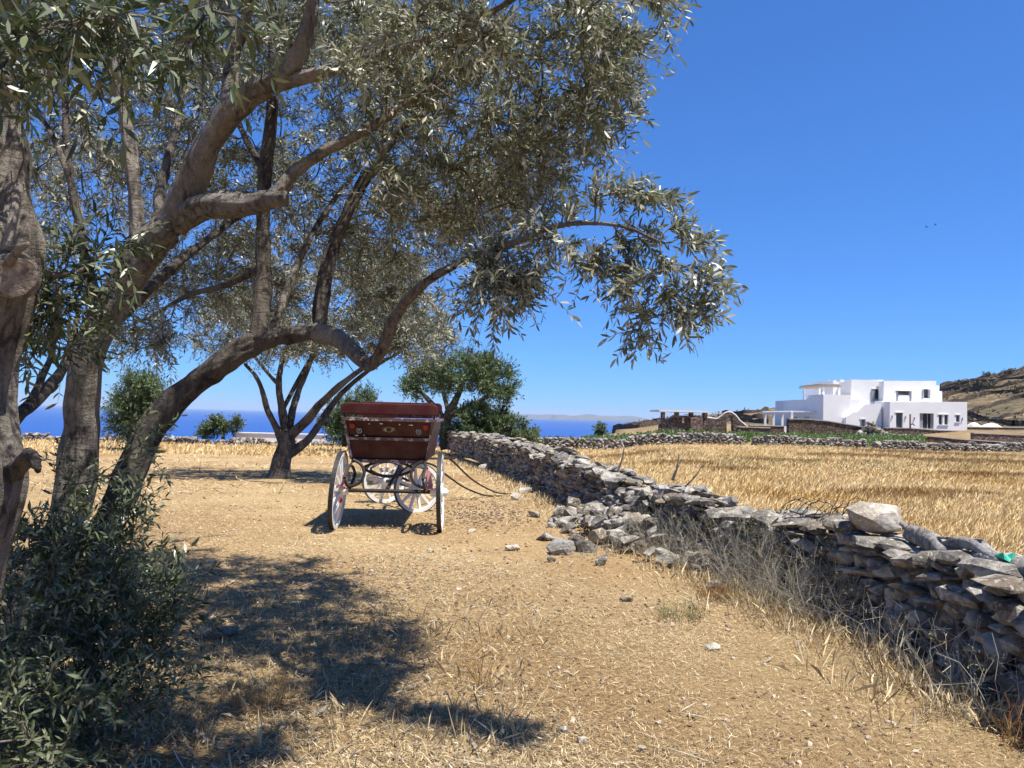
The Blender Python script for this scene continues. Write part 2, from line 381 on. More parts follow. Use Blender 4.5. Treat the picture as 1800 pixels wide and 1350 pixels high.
# ---------------------------------------------------------------- rocks
def hull(n, seed, sx=1, sy=1, sz=1, p=3.0):
    r_ = np.random.default_rng(seed); d = unit(r_.normal(size=(n, 3)))
    s = (np.abs(d) ** p).sum(1) ** (-1 / p); v = d * s[:, None] * (.85 + .3 * r_.random((n, 1))) * .5
    v *= [sx, sy, sz]
    bm = bmesh.new(); vs = [bm.verts.new(x) for x in v]
    rr_ = bmesh.ops.convex_hull(bm, input=vs)
    for k in [x for x in bm.verts if not x.link_faces]: bm.verts.remove(k)
    bmesh.ops.recalc_face_normals(bm, faces=bm.faces)
    bm.verts.index_update(); V_ = np.array([x.co[:] for x in bm.verts]); F_ = [tuple(q.index for q in f.verts) for f in bm.faces]
    bm.free(); return V_, F_
ROCKS = [hull(18 + k % 5, 100 + k, p=(4.0 if k % 2 else 2.6)) for k in range(16)]
ROCK_ME = []
for k, (v, f) in enumerate(ROCKS):
    me = bpy.data.meshes.new('stone'); me.from_pydata(v.tolist(), [], f); me.materials.append(M['stone']); ROCK_ME.append(me)
def rot_zyx(rx, ry, rz): return np.array(Euler((rx, ry, rz)).to_matrix())

class Stones:
    """collects stones; the largest in view become objects of their own, the rest one joined part"""
    def __init__(s): s.l = []
    def put(s, c, size, rx=0, ry=0, rz=0): s.l.append((np.array(c, float), np.array(size, float), (rx, ry, rz), random.randrange(16)))
    def app(s, e):
        c, sz = e[0], e[1]; d = c - CAM; y = max(d[1], .3)
        vis = 1.0 if abs(d[0]) / y < .72 and y > 2.5 else .02
        return vis * max(sz) / y
    def mesh(s, lst, name, parent, mat):
        mb = MB()
        for c, sz, r, k in lst:
            v, f = ROCKS[k]; mb.add((v * sz) @ rot_zyx(*r).T + c, f)
        o = mb.build(name, mat, parent, kind='stuff')
        at = o.data.attributes.new('rnd', 'FLOAT', 'FACE'); q = []
        for c, sz, r, k in lst: q += [random.random()] * len(ROCKS[k][1])
        if len(q) == len(o.data.polygons): at.data.foreach_set('value', q)
        return o
    def emit(s, root, n_obj, mat=None, rest='small_stones'):
        l = sorted(s.l, key=s.app, reverse=True); o0 = np.array(ORG[root.name])
        for c, sz, r, k in l[:n_obj]:
            ob = bpy.data.objects.new('stone', ROCK_ME[k]); col.objects.link(ob); ob.parent = root
            ob.location = tuple(c - o0); ob.scale = tuple(sz); ob.rotation_euler = r
        if l[n_obj:]: s.mesh(l[n_obj:], rest, root, mat or M['stone'])

# ---------------------------------------------------------------- the near dry stone wall
WPX = np.array([[3.25, .5], [3.15, 2.5], [3.08, 4.0], [3.02, 5.8], [2.78, 7.0], [2.45, 8.2], [1.95, 10.2], [1.5, 12.6], [1.05, 15.5], [-.12, 22.6], [-2.2, 33.0], [-3.2, 38.0]])
WP = smooth_path(WPX, 12)
wl = np.concatenate([[0], np.cumsum(np.hypot(*np.diff(WP, axis=0).T))])
def wall_at(s):
    x = np.interp(s, wl, WP[:, 0]); y = np.interp(s, wl, WP[:, 1])
    x2 = np.interp(s + .05, wl, WP[:, 0]); y2 = np.interp(s + .05, wl, WP[:, 1]); t = unit(np.array([x2 - x, y2 - y]))
    return np.array([x, y]), t, np.array([-t[1], t[0]])      # point, tangent (away), left normal
def wall_h(y): return float(np.interp(y, [0, 4, 6, 7.5, 8.9, 9.8, 10.8, 11.9, 13.5, 20, 38], [.74, .72, .65, .62, .61, .57, .55, .66, .70, .74, .72]) + .05 * math.sin(y * 2.1) + .03 * math.sin(y * 5.3) + (.20 * (float(vnoise(np.array([y * .9]), np.array([3.3]))[0]) - .5) if y > 11 else .06 * (float(vnoise(np.array([y * 1.7]), np.array([7.7]))[0]) - .5)))
root = thing('dry_stone_wall', 'long grey dry stone wall, part collapsed, running past the carriage', 'stone wall', (3.02, 5.8, 0))
WALL = root
st = Stones(); s_end = wl[-1]
zc = -.02
while zc < .98:
    hcourse = random.uniform(.05, .115); s = random.uniform(0, .2)
    while s < s_end:
        p, t, nl = wall_at(s); far = p[1] > 14; L = random.choice((random.uniform(.10, .22), random.uniform(.16, .40))) * (1.35 if p[1] > 20 else 1.0)
        p, t, nl = wall_at(s + L / 2); H = wall_h(p[1]); coll = math.exp(-((p[1] - 10.4) / 1.1) ** 2)
        if zc + hcourse * .5 < H and random.random() > .06 + .3 * (coll > .5):
            half = .36 - .10 * zc
            for side in (1, -1):
                if side == -1 and (random.random() < .25): continue
                dep = random.uniform(.2, .36); off = half - dep / 2 + random.uniform(-.055, .05) + coll * random.uniform(0, .25)
                c2 = p + nl * side * off; rz = math.atan2(t[1], t[0]) + random.uniform(-.28, .28)
                if random.random() < .22:
                    e = random.uniform(.08, .17); st.put((c2[0], c2[1], zc + hcourse / 2), (e * 1.4, e * 1.5, e), random.uniform(-.7, .7), random.uniform(-.7, .7), random.uniform(0, 3)); continue
                st.put((c2[0], c2[1], zc + hcourse / 2), (L * 1.06, dep, hcourse * random.uniform(.8, 1.45)), random.uniform(-.22, .22), random.gauss(0, .13), rz)
        s += L * random.uniform(.93, 1.02)
    zc += hcourse * .93
# cap stones: slabs and lumps on top
s = 0
while s < s_end:
    p, t, nl = wall_at(s); L = random.uniform(.18, .48); H = wall_h(p[1])
    for k in range(3):
        off = (k - 1) * .21 + random.uniform(-.07, .07); c2 = p + nl * off
        th = random.uniform(.05, .12); W_ = random.uniform(.18, .34)
        st.put((c2[0], c2[1], H + random.uniform(-.02, .05)), (L, W_, th), random.uniform(-.2, .2), random.uniform(-.16, .16), math.atan2(t[1], t[0]) + random.uniform(-.7, .7))
    s += L * .8
# upright slabs thrown on the top further along
for k in range(26):
    y = random.uniform(11.5, 20); s = np.interp(y, WP[:, 1], wl); p, t, nl = wall_at(s); c2 = p + nl * random.uniform(-.15, .25)
    st.put((c2[0], c2[1], wall_h(y) + .06), (random.uniform(.3, .7), random.uniform(.2, .35), random.uniform(.05, .09)), random.uniform(-.6, .6), random.uniform(-.35, .1), math.atan2(t[1], t[0]) + random.uniform(-.5, .5))
# collapsed spill towards the yard
for k in range(105):
    y = random.gauss(10.2, 1.15); s = np.interp(y, WP[:, 1], wl); p, t, nl = wall_at(s); q = abs(random.gauss(0, .42)); q = min(q, 1.25)
    c2 = p + nl * (.28 + q); z = max(.03, .52 * (1 - q / .85)) * random.uniform(.45, 1.0) * math.exp(-((y - 10.2) / 1.7) ** 2)
    e = random.uniform(.10, .30); st.put((c2[0], c2[1], z + .03), (e * 1.2, e * .8, e * random.uniform(.35, .7)), random.uniform(-.6, .6), random.uniform(-.6, .6), random.uniform(0, 3))
# big square blocks in the lower spill
for (x, y, Y, w, h) in ((1060, 893, 11.0, .70, .15), (1090, 905, 10.2, .42, .20), (1065, 940, 9.8, .32, .22), (1097, 940, 9.5, .30, .26), (1140, 935, 9.3, .28, .2), (1012, 885, 12, .34, .18), (1120, 962, 9.0, .3, .18), (1165, 905, 9.6, .34, .2), (1030, 918, 10.6, .25, .12)):
    c = P(x, y, Y); st.put((c[0], c[1], max(c[2], h * .45)), (w, w * .6, h), .25, -.12 if w > .5 else .2, .75 if w > .5 else random.uniform(-.8, .8))
st.emit(root, 300)
# earth and rubble inside the wall, seen only in the joints
core = MB(); qs = np.arange(0, s_end, .35); ring = []
for s in qs:
    p, t, nl = wall_at(s); H = wall_h(p[1]) - .06
    ring.append([(*(p + nl * .22), -.05), (*(p + nl * .15), H), (*(p - nl * .15), H), (*(p - nl * .22), -.05)])
vv = np.array(ring).reshape(-1, 3); ff = []
for i in range(len(qs) - 1):
    ff += [(i * 4 + j, i * 4 + j + 1, i * 4 + 4 + j + 1, i * 4 + 4 + j) for j in range(3)]
ff += [(0, 1, 2, 3), tuple((len(qs) - 1) * 4 + j for j in (3, 2, 1, 0))]
core.add(vv, ff).build('rubble_core', M['stone'], root)

def far_wall(pts, h, thick, label, smin=.15, smax=.4, jit=.06):
    pts = np.array(pts, float); W = smooth_path(pts, 8); l = np.concatenate([[0], np.cumsum(np.hypot(*np.diff(W, axis=0).T))])
    mid = W[len(W) // 2]; r0 = thing('field_wall', label, 'stone wall', (mid[0], mid[1], gz(*mid)))
    sts = Stones(); z = 0
    while z < h:
        hc = random.uniform(.10, .17); s = 0
        while s < l[-1]:
            L = random.uniform(smin, smax); x = np.interp(s, l, W[:, 0]); y = np.interp(s, l, W[:, 1])
            x2 = np.interp(s + .3, l, W[:, 0]); y2 = np.interp(s + .3, l, W[:, 1]); a = math.atan2(y2 - y, x2 - x) if s + .3 < l[-1] else 0
            top = h * (.78 + .35 * vnoise(np.array([s * .9]), np.array([h * 7]))[0])
            if z < top:
                sts.put((x + random.uniform(-jit, jit), y + random.uniform(-jit, jit), gz(x, y) + z + hc / 2), (L * 1.1, thick, hc * random.uniform(1, 1.4)), random.uniform(-.15, .15), random.uniform(-.15, .15), a + random.uniform(-.15, .15))
            s += L
        z += hc * .95
    sts.mesh(sts.l, 'stones', r0, M['stone_far']); return r0
far_wall([P(905, 775, 45)[:2], P(1000, 780, 46)[:2], P(1150, 785, 47)[:2], P(1310, 790, 48)[:2]], .62, .5, 'low dry stone wall between golden field and vineyard, left stretch')
far_wall([P(1325, 790, 48)[:2], P(1420, 790, 48.5)[:2], P(1522, 792, 49)[:2]], .55, .5, 'low dry stone wall between golden field and vineyard, middle stretch')
far_wall([P(1537, 792, 49)[:2], P(1650, 792, 50.5)[:2], P(1800, 792, 52)[:2], P(1990, 792, 54)[:2]], .5, .5, 'low dry stone wall edging golden field below the white house')
far_wall([P(-100, 765, 40.5)[:2], P(180, 766, 40.8)[:2], P(330, 768, 41)[:2], P(580, 768, 42.5)[:2], P(780, 768, 44)[:2]], .26, .5, 'low stone wall along the seaward edge of the yard')
# ================================================================= BUILDINGS BEYOND THE FIELD
def plaster():
    mt, t, b = newmat('white_plaster'); v = geo_pos(t)
    n = noise(t, v, .8, 5); n2 = noise(t, v, 9, 5)
    c = ramp(t, n, [(.3, (.80, .785, .75)), (.7, (.87, .855, .82))])
    t.links.new(c, b.inputs['Base Color']); b.inputs['Roughness'].default_value = .85; b.inputs['Specular IOR Level'].default_value = .2
    bump(t, b, n2, .25, .03); return mt
M['plaster'] = plaster()
M['shutter'] = simple('grey_shutter_paint', (.27, .28, .28), .5, var=.08, scale=3, bmp=.1)
M['white_trim'] = simple('white_trim', (.74, .74, .72), .6, var=.06, scale=3, bmp=.1)
M['timber'] = simple('weathered_timber', (.50, .44, .36), .8, var=.15, scale=3)
M['dark_in'] = simple('dark_interior', (.035, .033, .03), .8, bmp=0)
M['lampm'] = simple('grey_wall_lamp', (.35, .34, .32), .5, bmp=0)
def glass():
    mt, t, b = newmat('window_glass'); b.inputs['Base Color'].default_value = (.05, .06, .065, 1); b.inputs['Roughness'].default_value = .08
    n = noise(t, geo_pos(t), 1.5, 2); bump(t, b, n, .05, .02); return mt
M['glass'] = glass()
def rubble(name, a, b_, mortar, sc=3.2):
    mt, t, b = newmat(name); v = geo_pos(t, (1, 1, 1.9))
    vo = N(t, 'ShaderNodeTexVoronoi'); vo.feature = 'DISTANCE_TO_EDGE'; vo.inputs['Scale'].default_value = sc; t.links.new(v, vo.inputs['Vector'])
    vc = N(t, 'ShaderNodeTexVoronoi'); vc.inputs['Scale'].default_value = sc; t.links.new(v, vc.inputs['Vector'])
    sep = N(t, 'ShaderNodeSeparateColor'); t.links.new(vc.outputs['Color'], sep.inputs[0])
    c = ramp(t, sep.outputs[0], [(0, a), (.6, b_), (1, tuple(np.array(b_) * 1.5))])
    e = ramp(t, vo.outputs['Distance'], [(.02, (0, 0, 0)), (.1, (1, 1, 1))])
    n = noise(t, geo_pos(t), 6, 6)
    c = mix(t, .4, mix(t, e, mortar, c), ramp(t, n, [(.3, (.2, .2, .2)), (.7, (.75, .75, .75))]), 'OVERLAY')
    t.links.new(c, b.inputs['Base Color']); b.inputs['Roughness'].default_value = .9; b.inputs['Specular IOR Level'].default_value = .15
    bump(t, b, e, .9, .08); return mt
M['rubble'] = rubble('rubble_masonry', (.10, .075, .058), (.17, .13, .10), (.045, .036, .03))
M['rubble2'] = rubble('brown_rubble_masonry', (.15, .105, .085), (.23, .165, .135), (.08, .06, .05), 2.6)
M['coping'] = simple('pale_stone_coping', (.42, .39, .34), .9, var=.2, scale=2)

HY = 98.0
def ex(x, Y): return P(x, 745, Y)[0]
def ez(x, y, Y): return P(x, y, Y)[2]
def pbox(mb, x0, x1, yt, yb, Y, dep, x_ref=None):
    """box whose front face, at depth Y, covers the photo rectangle"""
    xm = (x0 + x1) / 2
    return mb.box(ex(x0, Y), ex(x1, Y), Y, Y + dep, ez(xm, yb, Y), ez(xm, yt, Y))
hb = ex(1630, HY); house = thing('white_house', 'large white cubic house with flat roofs, outside stair and grey shutters', 'house', (hb, HY, gz(hb, HY)))
GB = 772
def hw(x0, x1, yt, yb, Y, dep, name='wall', mat='plaster'): 
    return pbox(MB(), x0, x1, yt, yb, Y, dep).build(name, M[mat], house)
def cut_wall(x0, x1, yt, yb, Y, th, holes, name='wall', dep=None):
    """front wall slab with real openings (photo rectangles) and the block behind it"""
    mb = MB(); xs = sorted({x0, x1, *[h[0] for h in holes], *[h[1] for h in holes]})
    for a, b in zip(xs[:-1], xs[1:]):
        hs = sorted([h for h in holes if h[0] <= a and h[1] >= b], key=lambda h: h[2]); y = yt
        for h in hs:
            pbox(mb, a, b, y, h[2], Y, th); y = h[3]
        pbox(mb, a, b, y, yb, Y, th)
    return mb.build(name, M['plaster'], house)
# ground floor, front block
Hg = [(1575, 1587, 725.5, 752), (1616.5, 1641.5, 726.5, 753.5), (1650, 1657, 729, 746.5), (1660, 1667, 729, 746.5), (1680.5, 1687.5, 729.5, 741.5)]
cut_wall(1564, 1700, 706.5, GB, HY, .45, Hg)
pbox(MB(), 1564, 1700, 707.5, GB, HY + .46, 7.6).build('wall', M['plaster'], house)
# interior recess is closed by the glazing and leaves below
def window(x0, x1, yt, yb, Y, leaves=1, mat='glass', inset=.28):
    w = pbox(MB(), x0, x1, yt, yb, Y + inset, .06).build('window', M[mat], house)
    fr = MB(); dx = .55
    pbox(fr, x0, x0 + dx, yt, yb, Y + inset - .05, .05); pbox(fr, x1 - dx, x1, yt, yb, Y + inset - .05, .05)
    pbox(fr, x0 + dx, x1 - dx, yt, yt + dx, Y + inset - .05, .05); pbox(fr, x0 + dx, x1 - dx, yb - dx, yb, Y + inset - .05, .05)
    fr.build('frame', M['shutter'], w); return w
def trim(x0, x1, yt, yb, Y, sill=True):
    mb = MB(); pbox(mb, x0 - 1.3, x1 + 1.3, yt - 1.8, yt, Y - .07, .09)
    mb.build('lintel', M['plaster'], house)
    if sill: pbox(MB(), x0 - 1, x1 + 1, yb, yb + 1.2, Y - .10, .13).build('sill', M['plaster'], house)
def shutter(x0, x1, yt, yb, Y): pbox(MB(), x0, x1, yt, yb, Y, .06).build('shutter', M['shutter'], house)
window(1575, 1587, 725.5, 752, HY); trim(1575, 1587, 725.5, 752, HY, False)
pbox(MB(), 1622.5, 1635.5, 726.5, 753.5, HY + .38, .05).build('door', M['dark_in'], house)
pbox(MB(), 1629.5, 1631, 727.5, 753.5, HY + .3, .05).build('door_stile', M['shutter'], house)
shutter(1616.5, 1622.3, 726.5, 753.5, HY + .2); shutter(1635.8, 1641.5, 726.5, 753.5, HY + .2)
for a, b in ((1650, 1657), (1660, 1667)): window(a, b, 729, 746.5, HY)
trim(1650, 1667, 729, 746.5, HY); window(1680.5, 1687.5, 729.5, 741.5, HY); trim(1680.5, 1687.5, 729.5, 741.5, HY)
for x, y in ((1569, 730), (1592.5, 731), (1608, 733), (1692.5, 734)):
    pbox(MB(), x - .6, x + .6, y, y + 5, HY - .12, .12).build('wall_lamp', M['lampm'], house)
# upper floor
UY = HY + 2.6
Hu = [(1575, 1602.5, 687, 705), (1623.5, 1633, 684, 700)]
cut_wall(1553, 1645.5, 669.5, 712, UY, .45, Hu)
pbox(MB(), 1553.2, 1645.2, 670.5, 712, UY + 1.9, 6).build('wall', M['plaster'], house)
pbox(MB(), 1553.2, 1574, 670.5, 712, UY + .46, 1.42).build('wall', M['plaster'], house)
pbox(MB(), 1603.5, 1645.2, 670.5, 712, UY + .46, 1.42).build('wall', M['plaster'], house)
pbox(MB(), 1574.2, 1603.3, 669.8, 684, UY + .46, 1.42).build('wall', M['plaster'], house)
pbox(MB(), 1579, 1598, 694.5, 712, UY + .1, .2).build('parapet', M['plaster'], house)
shutter(1575.6, 1578.6, 689, 703, UY + .1); shutter(1598.3, 1601.8, 688, 704.5, UY + .1)
trim(1575, 1602.5, 687, 705, UY, False)
window(1623.5, 1633, 684, 700, UY); shutter(1621.4, 1623.3, 686, 702, UY - .09); shutter(1633.2, 1635.2, 686, 702, UY - .09); trim(1623.5, 1633, 684, 700, UY)
pbox(MB(), 1645.7, 1651, 677.5, 712, UY + .3, 4).build('wall', M['plaster'], house)
pbox(MB(), 1651.2, 1656, 687.5, 712, UY + .3, 4).build('parapet', M['plaster'], house)
# upper left block behind the stair
VY = HY + 4.6
cut_wall(1496, 1552.5, 667.5, 735, VY, .45, [(1533, 1545, 684, 706)])
pbox(MB(), 1496.3, 1552.2, 668.5, 735, VY + .46, 11).build('wall', M['plaster'], house)
window(1537.5, 1545, 684, 701, VY); shutter(1531, 1537, 687, 706, VY - .09); trim(1533, 1545, 684, 706, VY, False)
# stair wall and its raking parapet
SY = HY + 2.2
def spoly(pts, Y, dep, name='stair_parapet'):
    poly = [P(x, y, Y) for x, y in pts]; poly = [(p[0], Y, p[2]) for p in poly]
    return MB().prism(poly, (0, dep, 0)).build(name, M['plaster'], house)
spoly([(1487, GB), (1487, 733), (1500, 724.5), (1507, 724), (1521, 711), (1549.5, 709.5), (1549.5, GB)], SY, .35)
spoly([(1549.7, GB), (1549.7, 704.5), (1563.5, 704.5), (1563.5, GB)], SY + .36, 3.0, 'wall')
spoly([(1487.2, GB), (1487.2, 734), (1549, 712), (1549, GB)], SY + .36, 2.0, 'stair')
window(1514, 1520.5, 737, 753, SY, inset=-.04); shutter(1521, 1528.5, 741, 754, SY - .07); trim(1513, 1522, 737, 753, SY, False)
pbox(MB(), 1535, 1536.2, 740, 746, SY - .12, .12).build('wall_lamp', M['lampm'], house)
# left wing running back, its long side in the shade
LY = HY + 3.4; xl = ex(1447, LY)
def wing(y0, y1, xa, xb, zt, name='wall'):
    return MB().box(xa, xb, y0, y1, gz(xa, y0) - .5, zt).build(name, M['plaster'], house)
wing(LY, LY + 5.2, xl, xl + 3.6, ez(1447, 693, LY)); wing(LY + 5.25, LY + 18.5, xl + .02, xl + 3.4, ez(1447, 693, LY) - .55)
spoly([(1473.6, GB), (1473.6, 702), (1512, 702), (1512, GB)], LY + .1, 3, 'wall')
wing(LY + 5.25, LY + 15, xl + 3.45, xl + 6, ez(1480, 668.5, LY + 5), 'wall')
pbox(MB(), 1455, 1496, 669, 705, LY + 9, .3).build('parapet', M['plaster'], house)
# roof terrace pergola
mb = MB()
xa, xb, ya, yb_ = ex(1412, LY + 1.0) , ex(1478, LY + 1.0), LY + 1.0, LY + 7.5
zt = ez(1440, 676.5, LY + 1); zb = ez(1440, 680, LY + 1); z0 = ez(1447, 693, LY)
xa = xl + .15; 
pb = MB().box(xa - .5, xb, ya - .3, ya - .12, zb, zt).build('pergola_beam', M['timber'], house)
MB().box(xa - .5, xb, yb_, yb_ + .2, zb, zt).build('pergola_beam', M['timber'], house)
for k in range(9):
    x = xa - .3 + (xb - xa) * k / 8.6; MB().box(x, x + .14, ya - .5, yb_ + .5, zt + .01, zt + .12).build('pergola_slat', M['timber'], house)
for x, y in ((xa, ya), (xa + 2.1, ya), (xa, yb_), (xa + 2.1, yb_)):
    MB().box(x, x + .28, y - .28, y - .01, z0 - .02 - (.55 if y > LY + 5 else 0), zb).build('pergola_post', M['plaster'], house)
# lower veranda along the shaded side
va, vb = LY + 2.2, LY + 13.5; zv = ez(1400, 724.5, LY + 4)
MB().box(xl - 3.4, xl - 3.15, va, vb, zv - .28, zv).build('pergola_beam', M['white_trim'], house)
for k in range(13):
    y = va + .1 + (vb - va - .3) * k / 12; MB().box(xl - 3.6, xl - .02, y, y + .16, zv + .01, zv + .16).build('pergola_slat', M['white_trim'], house)
for k in range(4):
    y = va + .02 + (vb - va - .4) * k / 3; MB().box(xl - 3.42, xl - 3.12, y, y + .3, gz(xl, y) - .4, zv - .285).build('pergola_post', M['plaster'], house)
for y in (va + 3.0, va + 7.6):
    w = MB().box(xl - .05, xl - .01, y, y + 1.2, gz(xl, y) + .3, zv - .6).build('window', M['glass'], house)
    MB().box(xl - .09, xl - .052, y - .5, y - .02, gz(xl, y) + .3, zv - .6).build('shutter', M['shutter'], house)
MB().tube([P(1487, 667.5, VY + 2), P(1487, 664, VY + 2)], .05, 6).build('chimney_pipe', M['lampm'], house)
MB().box(ex(1476, VY + 1), ex(1483, VY + 1), VY + 1, VY + 2, ez(1480, 670.5, VY), ez(1480, 666.5, VY)).build('chimney', M['plaster'], house)

# -------- rubble stone ruin with pergola slab
RY = 76.0
rb = ex(1225, RY); ruin = thing('stone_outbuilding', 'dark rubble stone outbuilding with curved gables and a flat pergola slab', 'outbuilding', (rb, RY, gz(rb, RY)))
def prof_wall(prof, ybot, Y, th, holes, root, name, mat):
    mb = MB(); px = np.array([p[0] for p in prof], float); py = np.array([p[1] for p in prof], float)
    xs = sorted({*px, *np.arange(px[0], px[-1], 3.0), *[h[0] for h in holes], *[h[1] for h in holes]})
    def pan(a, b, ta, tb, ba, bb):
        q = [P(a, ta, Y), P(b, tb, Y), P(b, bb, Y), P(a, ba, Y)]; q = [(p[0], Y, p[2]) for p in q]
        mb.hexa(q, [(p[0], Y + th, p[2]) for p in q])
    for a, b in zip(xs[:-1], xs[1:]):
        ta, tb = np.interp([a, b], px, py); done = False
        for h in holes:
            if h[0] <= a and h[1] >= b:
                mid = (a + b) / 2; hc = (h[0] + h[1]) / 2; hr = (h[1] - h[0]) / 2
                arch = h[4] * math.sqrt(max(0, 1 - ((mid - hc) / hr) ** 2)) if len(h) > 4 else 0
                pan(a, b, ta, tb, h[2] - arch, h[2] - arch); pan(a, b, h[3], h[3], ybot, ybot); done = True
        if not done: pan(a, b, ta, tb, ybot, ybot)
    o = mb.build(name, M[mat], root); return o
prof_wall([(1159, 747), (1168, 742), (1176, 737), (1185, 732), (1191, 730), (1238, 732), (1238.5, 734.5), (1261, 737.5), (1268, 733), (1276, 727), (1281, 725), (1287, 726), (1294, 731), (1301, 740), (1312, 749)], 778, RY, .6,
          [(1199, 1205, 734.5, 743.5), (1277.5, 1288, 735, 760, 4.0)], ruin, 'front_wall', 'rubble')
cp = MB(); pr = [(1159, 747), (1168, 742), (1176, 737), (1185, 732), (1191, 730)]
pr2 = [(1238.5, 734.5), (1261, 737.5), (1268, 733), (1276, 727), (1281, 725), (1287, 726), (1294, 731), (1301, 740), (1312, 749)]
for q in (pr, pr2):
    c = MB(); pp = [P(x, y, RY) for x, y in q]; pts = [(p[0], RY + .3, p[2] + .03) for p in pp]; c.tube(pts, .14, 6); c.build('coping', M['coping'], ruin)
for a, b, t0 in ((1163, 1169, 741), (1187, 1193.5, 731), (1212.5, 1219, 731), (1237, 1243.5, 733)):
    pbox(MB(), a, b, 724.6, t0 + 3, RY - .02, .64).build('pillar', M['rubble2'], ruin)
pbox(MB(), 1158.5, 1246, 721.2, 724.4, RY - .35, 5.2).build('roof_slab', M['white_trim'], ruin)
pbox(MB(), 1214.5, 1235, 733, 778, RY - .5, .48).build('buttress', M['rubble2'], ruin)
pbox(MB(), 1163, 1169, 724.6, 760, RY + 4.4, .5).build('pillar', M['rubble2'], ruin)
pbox(MB(), 1237, 1243.5, 724.6, 760, RY + 4.4, .5).build('pillar', M['rubble2'], ruin)
pbox(MB(), 1265, 1280, 762.5, 764.5, RY - 1.6, 1.1).build('step', M['coping'], ruin)
pbox(MB(), 1261, 1277, 765.5, 768, RY - 2.4, 1.6).build('step', M['coping'], ruin)
ac = thing('air_conditioner', 'grey air conditioner unit at the foot of the stone outbuilding', 'air conditioner', (ex(1186, RY - .8), RY - .8, ez(1186, 769, RY - .8)))
pbox(MB(), 1180, 1192, 757, 769.5, RY - .8, .45).build('casing', simple('grey_metal', (.45, .46, .47), .5, bmp=0), ac)
c0 = P(1184.5, 763, RY - .83); MB().tube([c0, c0 + [0, -.03, 0]], .24, 14).build('fan_grille', M['dark_in'], ac)

def swall(label, pts, ybot, Y, th, mat='rubble', cop=True, name='stone_boundary_wall'):
    """coped masonry wall: pts = (x, ytop[, Y])"""
    q = [(p[0], p[1], p[2] if len(p) > 2 else Y) for p in pts]
    top = [P(*p) for p in q]; c = np.mean(top, axis=0); r0 = thing(name, label, 'stone wall', (c[0], c[1], gz(c[0], c[1])))
    mb = MB(); cm = MB()
    for a, b in zip(top[:-1], top[1:]):
        d = unit(np.array([b[0] - a[0], b[1] - a[1], 0])); n = np.array([-d[1], d[0], 0]) * th
        za, zb_ = min(gz(a[0], a[1]), a[2]) - .5, min(gz(b[0], b[1]), b[2]) - .5
        lo = [(a[0], a[1], za), (b[0], b[1], zb_), (b[0] + n[0], b[1] + n[1], zb_), (a[0] + n[0], a[1] + n[1], za)]
        mb.hexa(lo, [tuple(a), tuple(b), tuple(b + n), tuple(a + n)])
        e = n * .12; up = np.array([0, 0, .004]); cz = np.array([0, 0, .09])
        cm.hexa([tuple(a - e + up), tuple(b - e + up), tuple(b + n + e + up), tuple(a + n + e + up)], [tuple(a - e + cz), tuple(b - e + cz), tuple(b + n + e + cz), tuple(a + n + e + cz)])
    mb.build('masonry', M[mat], r0)
    if cop: cm.build('coping', M['coping'], r0)
    return r0
swall('low dark stone wall with pale coping beside the arched gable', [(1297, 751), (1354, 753)], 775, 72, .6)
swall('short stone wall just behind the low wall, leading to the veranda', [(1318, 748.5), (1378, 750)], 770, 78, .5)
swall('tall dark stone wall below the white veranda, sloping down', [(1387, 737), (1420, 737.5), (1455, 741), (1492, 747), (1520, 752), (1566, 763)], 776, 74, .7)
swall('brown stone terrace wall directly below the front doors of the house', [(1556, 752.5), (1600, 753.5), (1650, 757), (1691, 759)], 772, 90, .5, 'rubble2')
swall('long dark retaining wall sloping down in front of the terrace', [(1567, 765), (1600, 765.5), (1640, 768), (1690, 773), (1780, 779), (1860, 781)], 785, 70, .5)
swall('brown stone wall with pale coping right of the terrace gap', [(1711, 762), (1760, 764), (1860, 768)], 780, 80, .5, 'rubble2')
swall('far brown stone wall beside the white sand heaps', [(1674, 751), (1760, 752), (1870, 753)], 760, 104, .5, 'rubble2')
swall('grey stone wall at the foot of the terraced hill', [(1701, 734), (1748, 733), (1800, 731), (1880, 729)], 760, 138, .5, 'rubble2')
pil = single(MB().box(ex(1379, 80), ex(1386.5, 80), 80, 80.55, gz(ex(1382, 80), 80) - .1, ez(1382, 750, 80)), 'gate_pillar', M['plaster'], 'square white plastered pillar between the dark stone walls', 'pillar', (ex(1382, 80), 80, gz(ex(1382, 80), 80)))
# rubble heap at the end of the tall wall
hp = thing('rubble_heap', 'heap of loose grey stones at the low end of the tall wall', 'stone heap', (ex(1540, 72.5), 72.5, gz(ex(1540, 72.5), 72.5)))
hs_ = Stones()
for k in range(220):
    x = random.gauss(1540, 16); yy = random.uniform(0, 1); c = P(x, 0, 72.5 + random.uniform(-.8, .8)); q = max(0, 1 - abs(x - 1535) / 42)
    e = random.uniform(.25, .6); hs_.put((c[0], c[1], gz(c[0], c[1]) + yy * 1.6 * q), (e * 1.3, e, e * .6), random.uniform(-.5, .5), random.uniform(-.5, .5), random.uniform(0, 3))
hs_.mesh(hs_.l, 'stones', hp, M['stone_far'])
